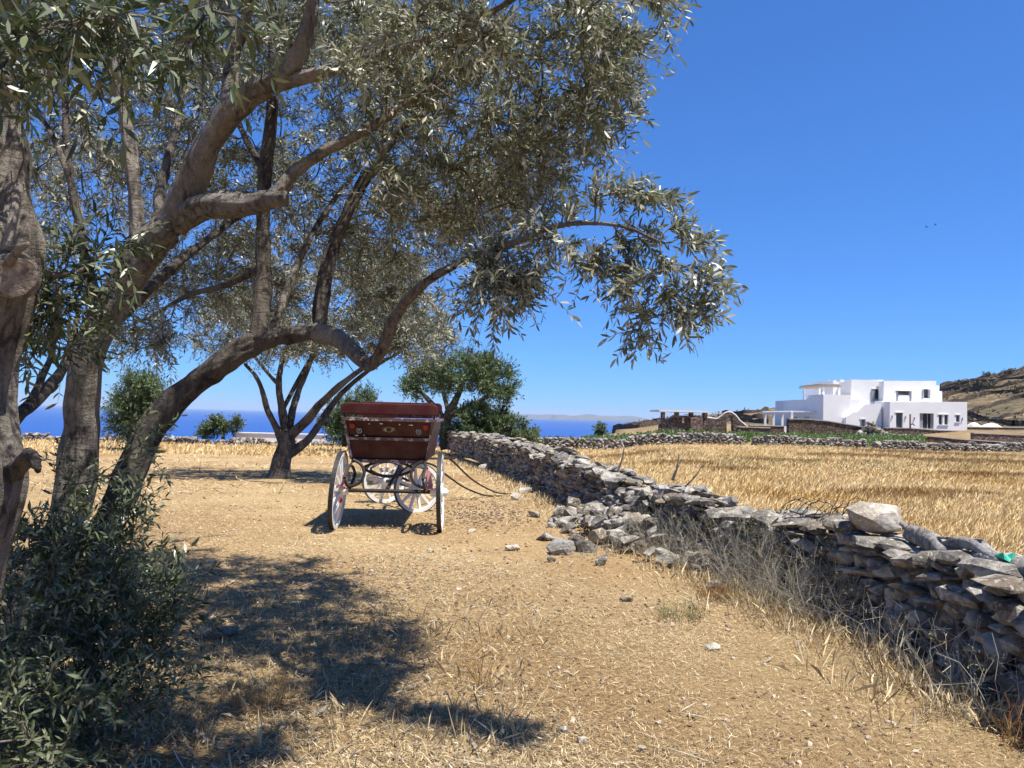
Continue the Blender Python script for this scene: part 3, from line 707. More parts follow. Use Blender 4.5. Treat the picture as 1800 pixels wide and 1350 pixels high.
# poles, sand heaps, parked car
pl = thing('wooden_post', 'tall thin brown post standing before the white facade', 'post', (ex(1600, 89), 89, gz(ex(1600, 89), 89)))
MB().tube([(ex(1600, 89), 89, gz(ex(1600, 89), 89) - .1), P(1600, 728, 89)], [.11, .09], 8).build('pole', simple('brown_post_wood', (.2, .14, .1), .8), pl)
MB().tube([P(1600, 747, 88.8), P(1604, 745, 88.8), P(1608, 748, 88.8)], [.06, .08, .05], 6).build('bracket', M['dark_in'], pl)
def heap(x, y, w, hh, label):
    c = P(x, y, 112); mb = MB(); n, mrings = 22, 7; v = []; z0 = gz(c[0], 112) - .2; base = max(z0, c[2] - hh)
    for i in range(mrings):
        q = i / (mrings - 1)
        for j in range(n):
            a = 2 * math.pi * j / n; r_ = w * (1 - q) ** .85 * (1 + .22 * math.sin(2 * a + x) + .12 * math.sin(5 * a)); v.append((c[0] + r_ * math.cos(a), 112 + .7 * r_ * math.sin(a), base + (c[2] - base) * (1 - (1 - q) ** 1.5)))
    f = [(i * n + j, i * n + (j + 1) % n, (i + 1) * n + (j + 1) % n, (i + 1) * n + j) for i in range(mrings - 1) for j in range(n)] + [tuple((mrings - 1) * n + j for j in range(n))]
    return single(mb.add(v, f), 'sand_heap', M['sandh'], label, 'sand heap', (c[0], 112, base), smooth=True)
M['sandh'] = simple('pale_sand', (.62, .57, .48), .95, var=.12, scale=3, bmp=.5, bscale=5)
heap(1712, 742, 1.1, 1.0, 'smaller pale sand heap nearer the white house')
heap(1743, 743.5, 1.7, 1.0, 'wider pale sand heap beside the dark parked car')
def small_car():
    Y = 124.0; c = P(1757, 742, Y); z0 = gz(c[0], Y); r0 = thing('parked_car', 'small dark parked car at the foot of the terraced hill', 'car', (c[0], Y, z0))
    z0 = c[2] - .55
    prof = [(-1.9, .3), (-1.95, .75), (-1.2, .88), (-.7, 1.35), (.7, 1.4), (1.35, .92), (1.9, .8), (1.95, .3)]
    MB().prism([(c[0] + x, Y, z0 + z) for x, z in prof], (0, 1.65, 0)).build('body', simple('dark_car_paint', (.03, .033, .04), .25, var=.05, bmp=0), r0)
    MB().prism([(c[0] + x, Y - .01, z0 + z) for x, z in [(-1.02, .92), (-.64, 1.27), (.62, 1.31), (1.08, .94)]], (0, 1.67, 0)).build('window', M['glass'], r0)
    for x in (-1.15, 1.2):
        for dy in (-.02, 1.5): MB().tube([(c[0] + x, Y + dy, z0 + .31), (c[0] + x, Y + dy + .17, z0 + .31)], .31, 14).build('wheel', M['dark_in'], r0)
small_car()
# terrace walls across the hillside
def terrace(x0, x1, rfun, label, n=60, h=1.1):
    mb = MB(); L = []
    for x in np.linspace(x0, x1, n):
        th = math.atan((x - 900) / FPX); r_ = rfun(x); X_, Y_ = r_ * math.sin(th), r_ * math.cos(th); L.append((X_, Y_, gz(X_, Y_)))
    L = np.array(L)
    for i in range(n - 1):
        a, b = L[i], L[i + 1]; ha = h * (.6 + .7 * vnoise(np.array([i * .37 + x0]), np.array([x1]))[0]); hb_ = h * (.6 + .7 * vnoise(np.array([(i + 1) * .37 + x0]), np.array([x1]))[0])
        lo = [(a[0], a[1], a[2] - .9), (b[0], b[1], b[2] - .9), (b[0], b[1] + .6, b[2] - .9), (a[0], a[1] + .6, a[2] - .9)]
        mb.hexa(lo, [(a[0], a[1], a[2] + ha), (b[0], b[1], b[2] + hb_), (b[0], b[1] + .6, b[2] + hb_), (a[0], a[1] + .6, a[2] + ha)])
    m_ = L[n // 2]; return single(mb, 'terrace_wall', M['rubble'], label, 'stone wall', tuple(m_))
lv = [(150, 'lowest'), (166, 'second'), (182, 'third'), (198, 'fourth'), (214, 'fifth'), (231, 'sixth'), (250, 'topmost')]
lv = [(r_, f'{w} ') for r_, w in zip(np.linspace(146, 252, 11), ('lowest', 'second', 'third', 'fourth', 'fifth', 'sixth', 'seventh', 'eighth', 'ninth', 'tenth', 'topmost'))]
for k, (r0_, nm) in enumerate(lv):
    terrace(1655, 1960, lambda x, r0_=r0_, k=k: r0_ + 7 * math.sin(x * .013 + k) + 3 * math.sin(x * .041 + 2 * k), f'{nm.strip()} dark stone terrace wall up the hill behind the white house', h=.85 if k < 10 else 2.0)
for k, (r0_, nm) in enumerate([(140, 'lower'), (170, 'middle'), (205, 'upper')]):
    terrace(1255 + 8 * k, 1352, lambda x, r0_=r0_, k=k: r0_ + 5 * math.sin(x * .05 + k), f'{nm} terrace wall on the slope between stone outbuilding and house', 30, .8)
for k, (r0_, nm) in enumerate([(112, 'lower'), (140, 'middle'), (175, 'upper')]):
    terrace(1052 + 18 * k, 1168, lambda x, r0_=r0_, k=k: r0_ + 4 * math.sin(x * .06 + k), f'{nm} terrace wall on the seaward slope left of stone outbuilding', 34, .7)

# white flat roof edge of a building lower down the cliff
wp = thing('white_parapet', 'long low white parapet just beyond the seaward stone wall', 'parapet', (ex(488, 43.5), 43.5, gz(ex(488, 43.5), 43.5)))
MB().box(ex(415, 43.5), ex(570, 43.5), 43.6, 44.1, gz(ex(488, 43.5), 43.6) - .3, P(488, 763.2, 43.6)[2]).build('wall', M['plaster'], wp)
MB().box(ex(413, 43.5), ex(572, 43.5), 43.55, 44.15, P(488, 763.2, 43.6)[2] + .003, P(488, 761.6, 43.6)[2]).build('coping', M['white_trim'], wp)
# ================================================================= THE CARRIAGE
def paint(name, c, chip, amount=.62, rough=.35):
    mt, t, b = newmat(name); v = geo_pos(t)
    n1 = noise(t, v, 9, 6, .7, .5); n2 = noise(t, v, 45, 5, .7); n3 = noise(t, v, 2.5, 4)
    c = np.array(c); c0 = ramp(t, n3, [(.3, tuple(c * .75)), (.7, tuple(c * 1.2))])
    f = mix(t, .35, n1, n2)
    c1 = mix(t, ramp(t, f, [(amount, (0, 0, 0)), (amount + .03, (1, 1, 1))]), c0, chip)
    n4 = noise(t, v, 5, 6, .65); c1 = mix(t, ramp(t, n4, [(.4, (.01, .01, .01)), (.75, (.11, .11, .11))]), c1, (.30, .25, .19))
    t.links.new(c1, b.inputs['Base Color']); b.inputs['Roughness'].default_value = rough; b.inputs['Specular IOR Level'].default_value = .22
    bump(t, b, n2, .25, .004); return mt
M['maroon'] = paint('maroon_paint', (.06, .008, .008), (.45, .40, .36), .72)
M['maroon_dark'] = paint('dark_maroon_paint', (.052, .007, .007), (.45, .40, .36), .72)
M['seatpad'] = paint('red_brown_leather', (.062, .009, .009), (.22, .13, .10), .75, .55)
M['worn_trim'] = paint('worn_trim_paint', (.11, .06, .055), (.42, .38, .35), .52, .6)
M['wheel_white'] = paint('white_wheel_paint', (.78, .765, .71), (.40, .35, .28), .68, .6)
M['iron'] = paint('black_iron', (.03, .026, .024), (.14, .07, .04), .6, .5)
M['tyre'] = simple('worn_iron_tyre', (.04, .037, .034), .5, metal=.3, var=.3)
M['pink'] = paint('faded_pink_paint', (.48, .20, .19), (.4, .33, .3), .66, .6)
M['reflector'] = simple('red_reflector', (.30, .012, .012), .3, var=.1)
M['crest'] = simple('worn_brass_crest', (.26, .25, .17), .5, metal=.3, var=.5, scale=60)
M['shoe'] = simple('dull_grey_metal', (.33, .32, .30), .5, metal=.3, var=.3, scale=50)
CO = np.array([-1.625, 10.35, 0.0]); CYAW = R(2.2)
cz0 = gz(CO[0], CO[1])
car = thing('horse_carriage', 'old maroon horse carriage with white spoked wheels parked on dry grass', 'carriage', (CO[0], CO[1], cz0))
def C(x, y, z):
    return np.array([CO[0] + x * math.cos(CYAW) - y * math.sin(CYAW), CO[1] + x * math.sin(CYAW) + y * math.cos(CYAW), cz0 + z])
def cbox(mb, x0, x1, y0, y1, z0, z1):
    lo = [C(x0, y0, z0), C(x1, y0, z0), C(x1, y1, z0), C(x0, y1, z0)]; return mb.hexa(lo, [p + [0, 0, z1 - z0] for p in lo])
def cprism(pts, off):
    pw = [C(*p) for p in pts]; o = C(*off) - C(0, 0, 0); return MB().prism(pw, o)
# ---- wheels
def ring(mb, c, ax, u, w, r0, r1, t0, t1, n=48):
    """annulus with rectangular section: radii r0..r1, axial t0..t1"""
    v = []
    for k in range(n):
        a = 2 * math.pi * k / n; d = math.cos(a) * u + math.sin(a) * w
        v += [c + d * r0 + ax * t0, c + d * r1 + ax * t0, c + d * r1 + ax * t1, c + d * r0 + ax * t1]
    f = []
    for k in range(n):
        q = ((k + 1) % n) * 4; p = k * 4
        f += [(p + i, p + (i + 1) % 4, q + (i + 1) % 4, q + i) for i in range(4)]
    return mb.add(v, f)
def lathe(mb, c, ax, u, w, prof, n=18):
    v = []
    for r_, t in prof:
        v += [c + ax * t + r_ * (math.cos(2 * math.pi * k / n) * u + math.sin(2 * math.pi * k / n) * w) for k in range(n)]
    f = [(i * n + k, i * n + (k + 1) % n, (i + 1) * n + (k + 1) % n, (i + 1) * n + k) for i in range(len(prof) - 1) for k in range(n)]
    f += [tuple(range(n))[::-1], tuple((len(prof) - 1) * n + k for k in range(n))]
    return mb.add(v, f)
def wheel(c, ax, Rw, ns, camber=0.0):
    """ax points outwards"""
    ax = unit(np.array(ax, float)); up = np.array([0, 0, 1.0])
    ax = unit(ax - up * math.tan(camber)) ; u = unit(np.cross(up, ax)); w = np.cross(ax, u)
    c = np.array(c, float); c[2] = cz0 + Rw * abs(w[2]) - .012
    o = ring(MB(), c, ax, u, w, Rw - .068, Rw - .014, -.002, .054).build('wheel', M['wheel_white'], car)
    ring(MB(), c, ax, u, w, Rw - .0135, Rw, -.003, .055).build('tyre', M['tyre'], o)
    hub = lathe(MB(), c, ax, u, w, [(.03, -.11), (.05, -.10), (.062, -.03), (.085, -.02), (.085, .05), (.06, .058), (.046, .11), (.03, .118), (.028, .13)])
    hub.build('hub', M['wheel_white'], o, smooth=False)
    for k in range(ns):
        a = 2 * math.pi * (k + .3) / ns; d = math.cos(a) * u + math.sin(a) * w; e = -math.sin(a) * u + math.cos(a) * w
        p0 = c + d * .075 + ax * (-.005); p1 = c + d * (Rw - .055) + ax * .026
        q0 = [p0 + e * .024 + ax * .022, p0 - e * .024 + ax * .022, p0 - e * .024 - ax * .022, p0 + e * .024 - ax * .022]
        q1 = [p1 + e * .016 + ax * .016, p1 - e * .016 + ax * .016, p1 - e * .016 - ax * .016, p1 + e * .016 - ax * .016]
        MB().hexa(q0, q1).build('spoke', M['wheel_white'], o)
    return c
RW, FW = .525, .395
axr = C(1, 0, 0) - C(0, 0, 0)
cl = wheel(C(-.62, 0, 0), -axr, RW, 14, R(-4)); cr = wheel(C(.68, 0, 0), axr, RW, 14, R(-1.5))
fc = np.array([-1.80, 12.80, 0]); fa = unit(np.array([-.52, .854, 0]))
wn = fc - fa * .66; wf = fc + fa * .66
c1 = wheel(wn, -fa, FW, 12); c2 = wheel(wf, fa, FW, 12)
# ---- axles, perch, springs
MB().tube([C(-.64, 0, RW - .01), C(.64, 0, RW - .01)], .026, 8).build('rear_axle', M['iron'], car)
MB().tube([wn + [0, 0, FW + cz0], wf + [0, 0, FW + cz0]], .03, 8).build('front_axle', M['iron'], car)
MB().tube([C(0, 0, RW + .02), C(0, 1.0, .66), fc + [0, 0, .72]], .028, 6).build('perch', M['iron'], car)
def arc(p0, p1, sag, n=9):
    p0, p1 = np.array(p0), np.array(p1); return [p0 + (p1 - p0) * t + np.array([0, 0, sag * 4 * t * (1 - t)]) for t in np.linspace(0, 1, n)]
def leafspring(p0, p1, s, name='spring', gap=.0):
    sp = MB().tube(arc(p0, p1, -s), .021, 6).build(name, M['iron'], car)
    MB().tube(arc(np.array(p0) + [0, 0, .012], np.array(p1) + [0, 0, .012], s), .021, 6).build('upper_leaf', M['iron'], sp); return sp
for sx in (-.50, .50):
    leafspring(C(sx, -.42, .70), C(sx, .42, .70), .13)
    # scroll irons that carry the body on the rear springs
    MB().tube(smooth_path([C(sx * .93, .02, .92), C(sx * .72, .0, .86), C(sx * .62, -.02, .74), C(sx * .74, -.02, .62), C(sx * .98, 0, .56), C(sx * 1.0, 0, .53)], 5), .021, 7).build('scroll_iron', M['iron'], car)
leafspring(C(-.34, .10, .80), C(.34, .10, .80), .10)
for sx in (-.3, .3):
    leafspring(fc + fa * sx * 2 + [-.3 * .854, -.3 * .52, .58], fc + fa * sx * 2 + [.3 * .854, .3 * .52, .58], .11)
ring(MB(), fc + [0, 0, .80], np.array([0, 0, 1.0]), np.array([1.0, 0, 0]), np.array([0, 1.0, 0]), .25, .285, 0, .03, 28).build('turntable', M['iron'], car)
MB().tube([fc + [0, 0, .38], fc + [0, 0, .9]], .03, 8).build('king_pin', M['iron'], car)
# brake and step irons, painted pink
for s in (-1, 1):
    st_ = cprism([(s * .56, -.06, .80), (s * .50, -.06, .83), (s * .545, -.08, .60), (s * .615, -.08, .585)], (0, .035, 0)).build('step_iron', M['pink'], car)
    cprism([(s * .615, -.08, .585), (s * .545, -.08, .60), (s * .535, -.20, .575), (s * .62, -.20, .56)], (0, 0, .018)).build('tread', M['pink'], st_)
    MB().tube([C(s * .53, -.05, .82), C(s * .47, .05, .9)], .014, 6).build('stay', M['iron'], car)
    MB().tube([C(s * .58, -.07, .585), C(s * .5, 0, .515)], .014, 6).build('stay', M['pink'], car)
rr0 = C(-.62, -.06, .39); MB().tube([rr0, rr0 + [0, -.02, 0]], .045, 14).build('reflector', M['reflector'], car)
# ---- body
ZB, ZM, ZT = .925, 1.205, 1.445
def quad_panel(p, th, name, mat): return cprism(p, (0, th, 0)).build(name, M[mat], car)
low = quad_panel([(-.485, .10, ZB), (.485, .10, ZB), (.525, .035, ZM - .01), (-.525, .035, ZM - .01)], .03, 'lower_tail_panel', 'maroon_dark')
upp = quad_panel([(-.53, .03, ZM + .01), (.53, .03, ZM + .01), (.565, -.055, ZT), (-.565, -.055, ZT)], .03, 'tail_board', 'maroon_dark')
cbox(MB(), -.50, .50, .06, .14, ZB - .045, ZB).build('bottom_rail', M['worn_trim'], car)
cprism([(-.545, .0, ZM - .02), (.545, .0, ZM - .02), (.555, -.01, ZM + .02), (-.555, -.01, ZM + .02)], (0, .03, 0)).build('middle_rail', M['worn_trim'], car)
cprism([(-.615, -.10, ZT), (.615, -.10, ZT), (.615, -.10, ZT + .04), (-.615, -.10, ZT + .04)], (0, .09, 0)).build('top_rail', M['worn_trim'], car)
for s in (-1, 1):
    MB().hexa([C(s * .485, .075, ZB), C(s * .52, .075, ZB), C(s * .52, .12, ZB), C(s * .485, .12, ZB)], [C(s * .567, -.085, ZT - .001), C(s * .602, -.085, ZT - .001), C(s * .602, -.04, ZT - .001), C(s * .567, -.04, ZT - .001)]).build('corner_post', M['worn_trim'], car)
    MB().hexa([C(s * .49, .13, ZB), C(s * .515, .13, ZB), C(s * .515, 1.70, ZB), C(s * .49, 1.70, ZB)], [C(s * .57, -.03, ZT), C(s * .595, -.03, ZT), C(s * .595, 1.80, ZT), C(s * .57, 1.80, ZT)]).build('side_panel', M['maroon'], car)
    cbox(MB(), s * .60 - .035, s * .60 + .035, -.03, 1.84, ZT + .002, ZT + .038).build('side_rail', M['worn_trim'], car)
    MB().tube(smooth_path([C(s * .59, .02, ZT + .04), C(s * .6, .0, ZT + .09), C(s * .57, -.03, ZT + .16)], 4), .013, 6).build('backrest_iron', M['iron'], car)
    MB().tube(smooth_path([C(s * .59, 1.62, ZT + .04), C(s * .6, 1.58, ZT + .12), C(s * .57, 1.55, ZT + .22)], 4), .013, 6).build('backrest_iron', M['iron'], car)
cbox(MB(), -.49, .49, .15, 1.7, ZB - .02, ZB + .015).build('floor', M['maroon_dark'], car)
cprism([(-.5, 1.71, ZB), (.5, 1.71, ZB), (.565, 1.80, ZT), (-.565, 1.80, ZT)], (0, .03, 0)).build('front_panel', M['maroon'], car)
def board(y, z0, z1, hw_, th, name, mat):
    r_ = (z1 - z0) * .45; pts = []
    for cx, czz, a0 in ((hw_ - r_, z1 - r_, 0), (-hw_ + r_, z1 - r_, 90), (-hw_ + r_ * .5, z0 + r_ * .5, 180), (hw_ - r_ * .5, z0 + r_ * .5, 270)):
        rr_ = r_ if a0 < 180 else r_ * .5
        pts += [(cx + rr_ * math.cos(R(a0 + q)), y, czz + rr_ * math.sin(R(a0 + q))) for q in (0, 30, 60, 90)]
    b = cprism(pts, (0, th, 0)).build(name, M[mat], car)
    md = b.modifiers.new('bevel', 'BEVEL'); md.width = .012; md.segments = 2; md.limit_method = 'ANGLE'; return b
board(-.06, ZT + .085, ZT + .235, .64, .05, 'rear_backrest', 'seatpad'); board(1.50, ZT + .135, ZT + .275, .62, .05, 'front_backrest', 'seatpad')
cbox(MB(), -.38, .55, .16, .60, ZT + .045, ZT + .085).build('rear_seat', M['seatpad'], car)
cbox(MB(), -.6, .6, 1.1, 1.50, ZT + .06, ZT + .11).build('front_seat', M['seatpad'], car)
cbox(MB(), .05, .61, .02, .10, ZT + .065, ZT + .083).build('seat_ledge', M['worn_trim'], car)
# ---- marks on the tail board
def tail(x, z): # point on the outer face of the tail board
    q = (z - ZM) / (ZT - ZM); return C(x, .03 - .085 * q - .004, z)
nrm = unit(np.cross(tail(1, ZM) - tail(0, ZM), tail(0, ZT) - tail(0, ZM)))
tu = unit(tail(1, ZM) - tail(0, ZM)); tw = unit(np.cross(nrm, tu)); 
if tw[2] < 0: tw = -tw
if nrm[1] > 0: nrm = -nrm
for s in (-1, 1):
    c = tail(s * .485, 1.375); MB().tube([c - nrm * .004, c + nrm * .012], .036, 18).build('reflector', M['reflector'], car)
    c = tail(s * .395, 1.315); a = np.linspace(R(115), R(425), 15)
    hs2 = MB().tube([c + nrm * .006 + tu * .030 * math.cos(q) + tw * .037 * math.sin(q - 0) for q in a - R(0)], .008, 6).build('horseshoe', M['shoe'], car)
    MB().tube([c + nrm * .006 + tw * .03, c + nrm * .012 - tw * .012], .010, 8).build('clapper', M['shoe'], hs2)
c = tail(0, 1.335); pts = []
for k in range(24):
    a = 2 * math.pi * k / 24; rr_ = (.068 if k % 2 else .048) * (1.15 if abs(math.sin(a)) < .5 else .85); pts.append(c + tu * rr_ * 1.15 * math.cos(a) + tw * rr_ * .8 * math.sin(a) - nrm * .003)
cr_ = MB().prism(pts, nrm * .010).build('crest', M['crest'], car)
MB().prism([c + tu * .034 * math.cos(2 * math.pi * k / 16) + tw * .03 * math.sin(2 * math.pi * k / 16) + nrm * .0075 for k in range(16)], nrm * .006).build('shield', M['maroon_dark'], cr_)
for x, z, w in ((-.26, 1.405, .018), (-.1, 1.41, .045), (.14, 1.405, .02), (.3, 1.40, .04), (.27, 1.40, .01), (-.43, 1.245, .05), (-.33, 1.25, .02)):
    c = tail(x, z); MB().prism([c + tu * w * .5 * math.cos(q) * (1 + .3 * math.sin(3 * q + x * 9)) + tw * .008 * math.sin(q) for q in np.linspace(0, 2 * math.pi, 9, endpoint=False)], nrm * .006).build('paint_chip', M['wheel_white'], car)
# ---- shafts resting on the stones to the right
def shaft(pts): MB().tube(smooth_path(pts, 6), np.linspace(.020, .014, (len(pts) - 1) * 6 + 1), 8).build('shaft', M['iron'], car)
shaft([fc + [.22, -.05, .80], P(772, 806, 13.1), P(792, 808, 13.5), P(830, 843, 14.2), P(868, 864, 14.9), P(893, 868, 15.3)])
shaft([fc + [-.1, .25, .72], P(755, 815, 13.4), P(783, 834, 13.7), P(815, 856, 14.2), P(850, 870, 14.6), P(882, 872, 14.9)])
MB().tube([P(769, 806, 13.1), P(800, 805.5, 13.6)], .02, 6).build('splinter_bar', M['maroon'], car)
# ================================================================= TREES
LEAF = np.array([(0, 0, 0), (.32, .43, .05), (.68, .40, .04), (1, 0, -.06), (.68, -.40, .04), (.32, -.43, .05)])   # along, across, up
LEAF4 = np.array([(0, 0, 0), (.5, .5, .05), (1, 0, -.03), (.5, -.5, .05)])
def leaf_verts(pos, d, n, L, W, shape):
    d = unit(d); s = unit(np.cross(n, d)); n = np.cross(d, s)
    return (pos[:, None] + shape[None, :, 0:1] * (d * L[:, None])[:, None] + shape[None, :, 1:2] * (s * W[:, None])[:, None] + shape[None, :, 2:3] * (n * L[:, None])[:, None])
def leaf_object_mesh(mat):
    me = bpy.data.meshes.new('leaf'); me.from_pydata(LEAF.tolist(), [], [tuple(range(6))]); me.materials.append(mat); return me
def blob_points(blobs):
    out = []
    for cx, cy, rx, ry, Y0, Y1, n in blobs:
        k = 0
        while k < n:
            a, b = rng.uniform(-1, 1, 2)
            if a * a + b * b > 1: continue
            out.append(P(cx + a * rx, cy + b * ry, rng.uniform(Y0, Y1))); k += 1
    return np.array(out)
def twig_leaves(p0, d0, Lt, npair, leafL, ratio, droop=.25, fan=.75):
    """opposite pairs of leaves along curved twigs -> pos, dir, normal, length, width; and twig centre lines"""
    T = len(p0); d0 = unit(d0)
    side = unit(np.cross(d0, unit(rng.normal(size=(T, 3))))); side2 = np.cross(d0, side)
    u = (np.arange(npair) + .6) / npair
    u = np.clip(u[None] + rng.uniform(-.3, .3, (T, npair)) / npair, .02, 1)
    down = np.array([0, 0, -1.0])
    pts = p0[:, None] + (d0 * Lt[:, None])[:, None] * u[..., None] + down * (droop * Lt[:, None] * u ** 2)[..., None]
    td = unit(d0[:, None] + down * (2 * droop * u)[..., None])
    alt = (np.arange(npair) % 2)[None, :, None]
    s = np.where(alt, side2[:, None], side[:, None])
    pos = []; dr = []; nm = []
    for sg in (1, -1):
        q = unit(td * (1 - fan * .45) + sg * s * fan + rng.normal(size=(T, npair, 3)) * .22); pos.append(pts); dr.append(q)
        nm.append(unit(td * .6 + rng.normal(size=(T, npair, 3)) * .45 + np.array([0, 0, .55])))
    pos = np.concatenate([x.reshape(-1, 3) for x in pos] + [pts[:, -1]]); dr = np.concatenate([x.reshape(-1, 3) for x in dr] + [td[:, -1]])
    nm = np.concatenate([x.reshape(-1, 3) for x in nm] + [unit(rng.normal(size=(T, 3)))])
    k = len(pos); L = leafL * rng.uniform(.42, 1.28, k); keep = rng.random(k) > .12
    return pos[keep], dr[keep], nm[keep], L[keep], (L * ratio * rng.uniform(.8, 1.2, k))[keep], pts, td
def limb(root, spec, name='limb', mat='bark', sides=12, gnarl=.09, n=6, seed=0, depth_z=True):
    """spec rows: (photo x, photo y, depth, radius in photo pixels)"""
    q = np.array([[*P(x, y, Y), pxr(r_, Y) * (1.0 if Y < 2.9 else math.cos(math.atan((x - CXP) / FPX)) ** 1.3 * .93)] for x, y, Y, r_ in spec]); s = smooth_path(q, n)
    MB().tube(s[:, :3], np.maximum(s[:, 3], .004), sides, gnarl, seed=seed + 1).build(name, M[mat], root, smooth=True)
    return s
def grow(skel, targets, r0=.011, r1=.0035, wander=.12, sides=5, lift=.0):
    """thin boughs from the nearest wood to every target; returns mesh builder and end segments"""
    nodes = [np.array(s[:3]) for s in skel]; nodes = np.array(nodes); mb = MB(); ends = []
    dist = np.array([np.min(((nodes - t) ** 2).sum(1)) for t in targets]); order = np.argsort(dist)
    for i in order:
        t = targets[i]; d2 = ((nodes - t) ** 2).sum(1); j = int(np.argmin(d2)); a = nodes[j]; L = math.sqrt(d2[j])
        if L < .02: continue
        off = rng.normal(size=3) * wander * L; off[2] += lift * L
        path = np.array([a, a + (t - a) * .35 + off, a + (t - a) * .7 + off * .8, t]); sp = smooth_path(path, 3)
        rb = min(r0 * (.5 + L), r0 * 1.8)
        mb.tube(sp, np.linspace(max(rb, r1 * 1.2), r1, len(sp)), sides, caps=False)
        nodes = np.vstack([nodes, sp[2:]]); ends.append(sp)
    return mb, ends
def crown(root, skel, blobs, leafL, ratio, twigs, npair, leaf, Lt=(.12, .26), flow=(0, 0, 0), r0=.011, n_obj=0, droop=.25, shape=LEAF, twig_r=.0014, extra=.10, wood='bark', fname='foliage', rnd_bias=0, wander=.12, spread=1.0):
    tg = blob_points(blobs); mb, ends = grow(skel, tg, r0=r0, wander=wander)
    if mb.n: mb.build('boughs', M[wood], root, smooth=True, kind='stuff')
    p0 = []; d0 = []
    for sp in ends:
        k = twigs; u = rng.uniform(.35, 1, k) ** .7; idx = np.minimum((u * (len(sp) - 1)).astype(int), len(sp) - 2); fr = (u * (len(sp) - 1) - idx)[:, None]
        b = sp[idx] * (1 - fr) + sp[idx + 1] * fr; ax = unit(sp[-1] - sp[0])
        p0.append(b); d0.append(unit(ax * .7 + rng.normal(size=(k, 3)) * .62 * spread + np.array(flow)))
    p0 = np.vstack(p0); d0 = np.vstack(d0); T = len(p0); lt = rng.uniform(*Lt, T)
    pos, dr, nm, L, W, pts, td = twig_leaves(p0, d0, lt, npair, leafL, ratio, droop)
    # twig stems as thin three-sided needles
    tip = pts[:, -1]; mid = pts[:, npair // 2]
    s1 = unit(np.cross(d0, [0.31, .2, .9])) * twig_r * 1.4; s2 = unit(np.cross(d0, s1)) * twig_r * 1.4
    quads = np.concatenate([np.stack([p0 + a, mid + a * .8, mid - a * .8, p0 - a], 1) for a in (s1, s2)] + [np.stack([mid + a * .8, tip + a * .3, tip - a * .3, mid - a * .8], 1) for a in (s1, s2)])
    poly_mesh('twigs', quads, M[wood], root)
    rnd = np.mod(rng.random(len(pos)) * .999, 1)
    take = np.zeros(len(pos), bool)
    if n_obj:
        rel = pos - CAM; y = rel @ cam_fwd; sx = (rel @ cam_right) / np.maximum(y, .1) * FPX + CXP; sy = CYP - (rel @ cam_up) / np.maximum(y, .1) * FPX
        app = np.where((y > .4) & (sx > 10) & (sx < 1790) & (sy > 10) & (sy < 1340), L / np.maximum(y, .1), 0)
        ix = np.argsort(-app)[:n_obj]; take[ix] = True; me = leaf_object_mesh(M[leaf]); o0 = np.array(ORG[root.name])
        for i in ix:
            d = unit(dr[i]); s = unit(np.cross(nm[i], d)); n = np.cross(d, s); mt = Matrix.Identity(4)
            for a in range(3): mt[a][0] = d[a] * L[i]; mt[a][1] = s[a] * W[i]; mt[a][2] = n[a] * L[i]; mt[a][3] = pos[i][a] - o0[a]
            ob = bpy.data.objects.new('leaf', me); col.objects.link(ob); ob.parent = root; ob.matrix_local = mt
    k = ~take
    if len(shape) == 6:
        rel = pos - CAM; far = (np.linalg.norm(rel, axis=1) > 5.3) | (pos[:, 2] > EYE + .56 * rel[:, 1]); kf = k & far; k = k & ~far
        if kf.any(): poly_mesh(fname, leaf_verts(pos[kf], dr[kf], nm[kf], L[kf], W[kf], LEAF4), M[leaf], root, rnd=rnd[kf])
    poly_mesh(fname, leaf_verts(pos[k], dr[k], nm[k], L[k], W[k], shape), M[leaf], root, rnd=rnd[k])
    return len(pos)

M['scrub'] = leaf_mat('dry_scrub', (.105, .085, .05), (.12, .10, .06), .7, .1)
# ---------------------------------------------------------------- the big leaning olive
b0 = P(45, 1175, 4.65); b0[2] = gz(b0[0], b0[1])
olive = thing('olive_tree', 'big leaning olive tree whose silvery crown shades the dry yard', 'tree', b0)
A = limb(olive, [(0, 1250, 4.65, 80.0), (28, 1160, 4.62, 64.4), (62, 1060, 4.6, 50.5), (98, 970, 4.6, 40.9), (128, 880, 4.6, 37.4), (141, 780, 4.6, 35.7), (142, 700, 4.55, 33.9), (160, 610, 4.5, 34.8), (205, 520, 4.5, 38.3), (255, 440, 4.45, 37.4), (305, 390, 4.4, 27.8), (330, 372, 4.38, 23.5)], 'trunk', sides=44, gnarl=.12, n=14, seed=1)
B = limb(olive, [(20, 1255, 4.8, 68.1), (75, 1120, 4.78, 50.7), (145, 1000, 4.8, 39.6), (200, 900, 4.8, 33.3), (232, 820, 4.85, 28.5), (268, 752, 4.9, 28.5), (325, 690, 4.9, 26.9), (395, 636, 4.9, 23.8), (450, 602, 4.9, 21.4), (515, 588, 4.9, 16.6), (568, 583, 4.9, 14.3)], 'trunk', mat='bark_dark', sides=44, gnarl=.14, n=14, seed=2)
SK = [A, B]
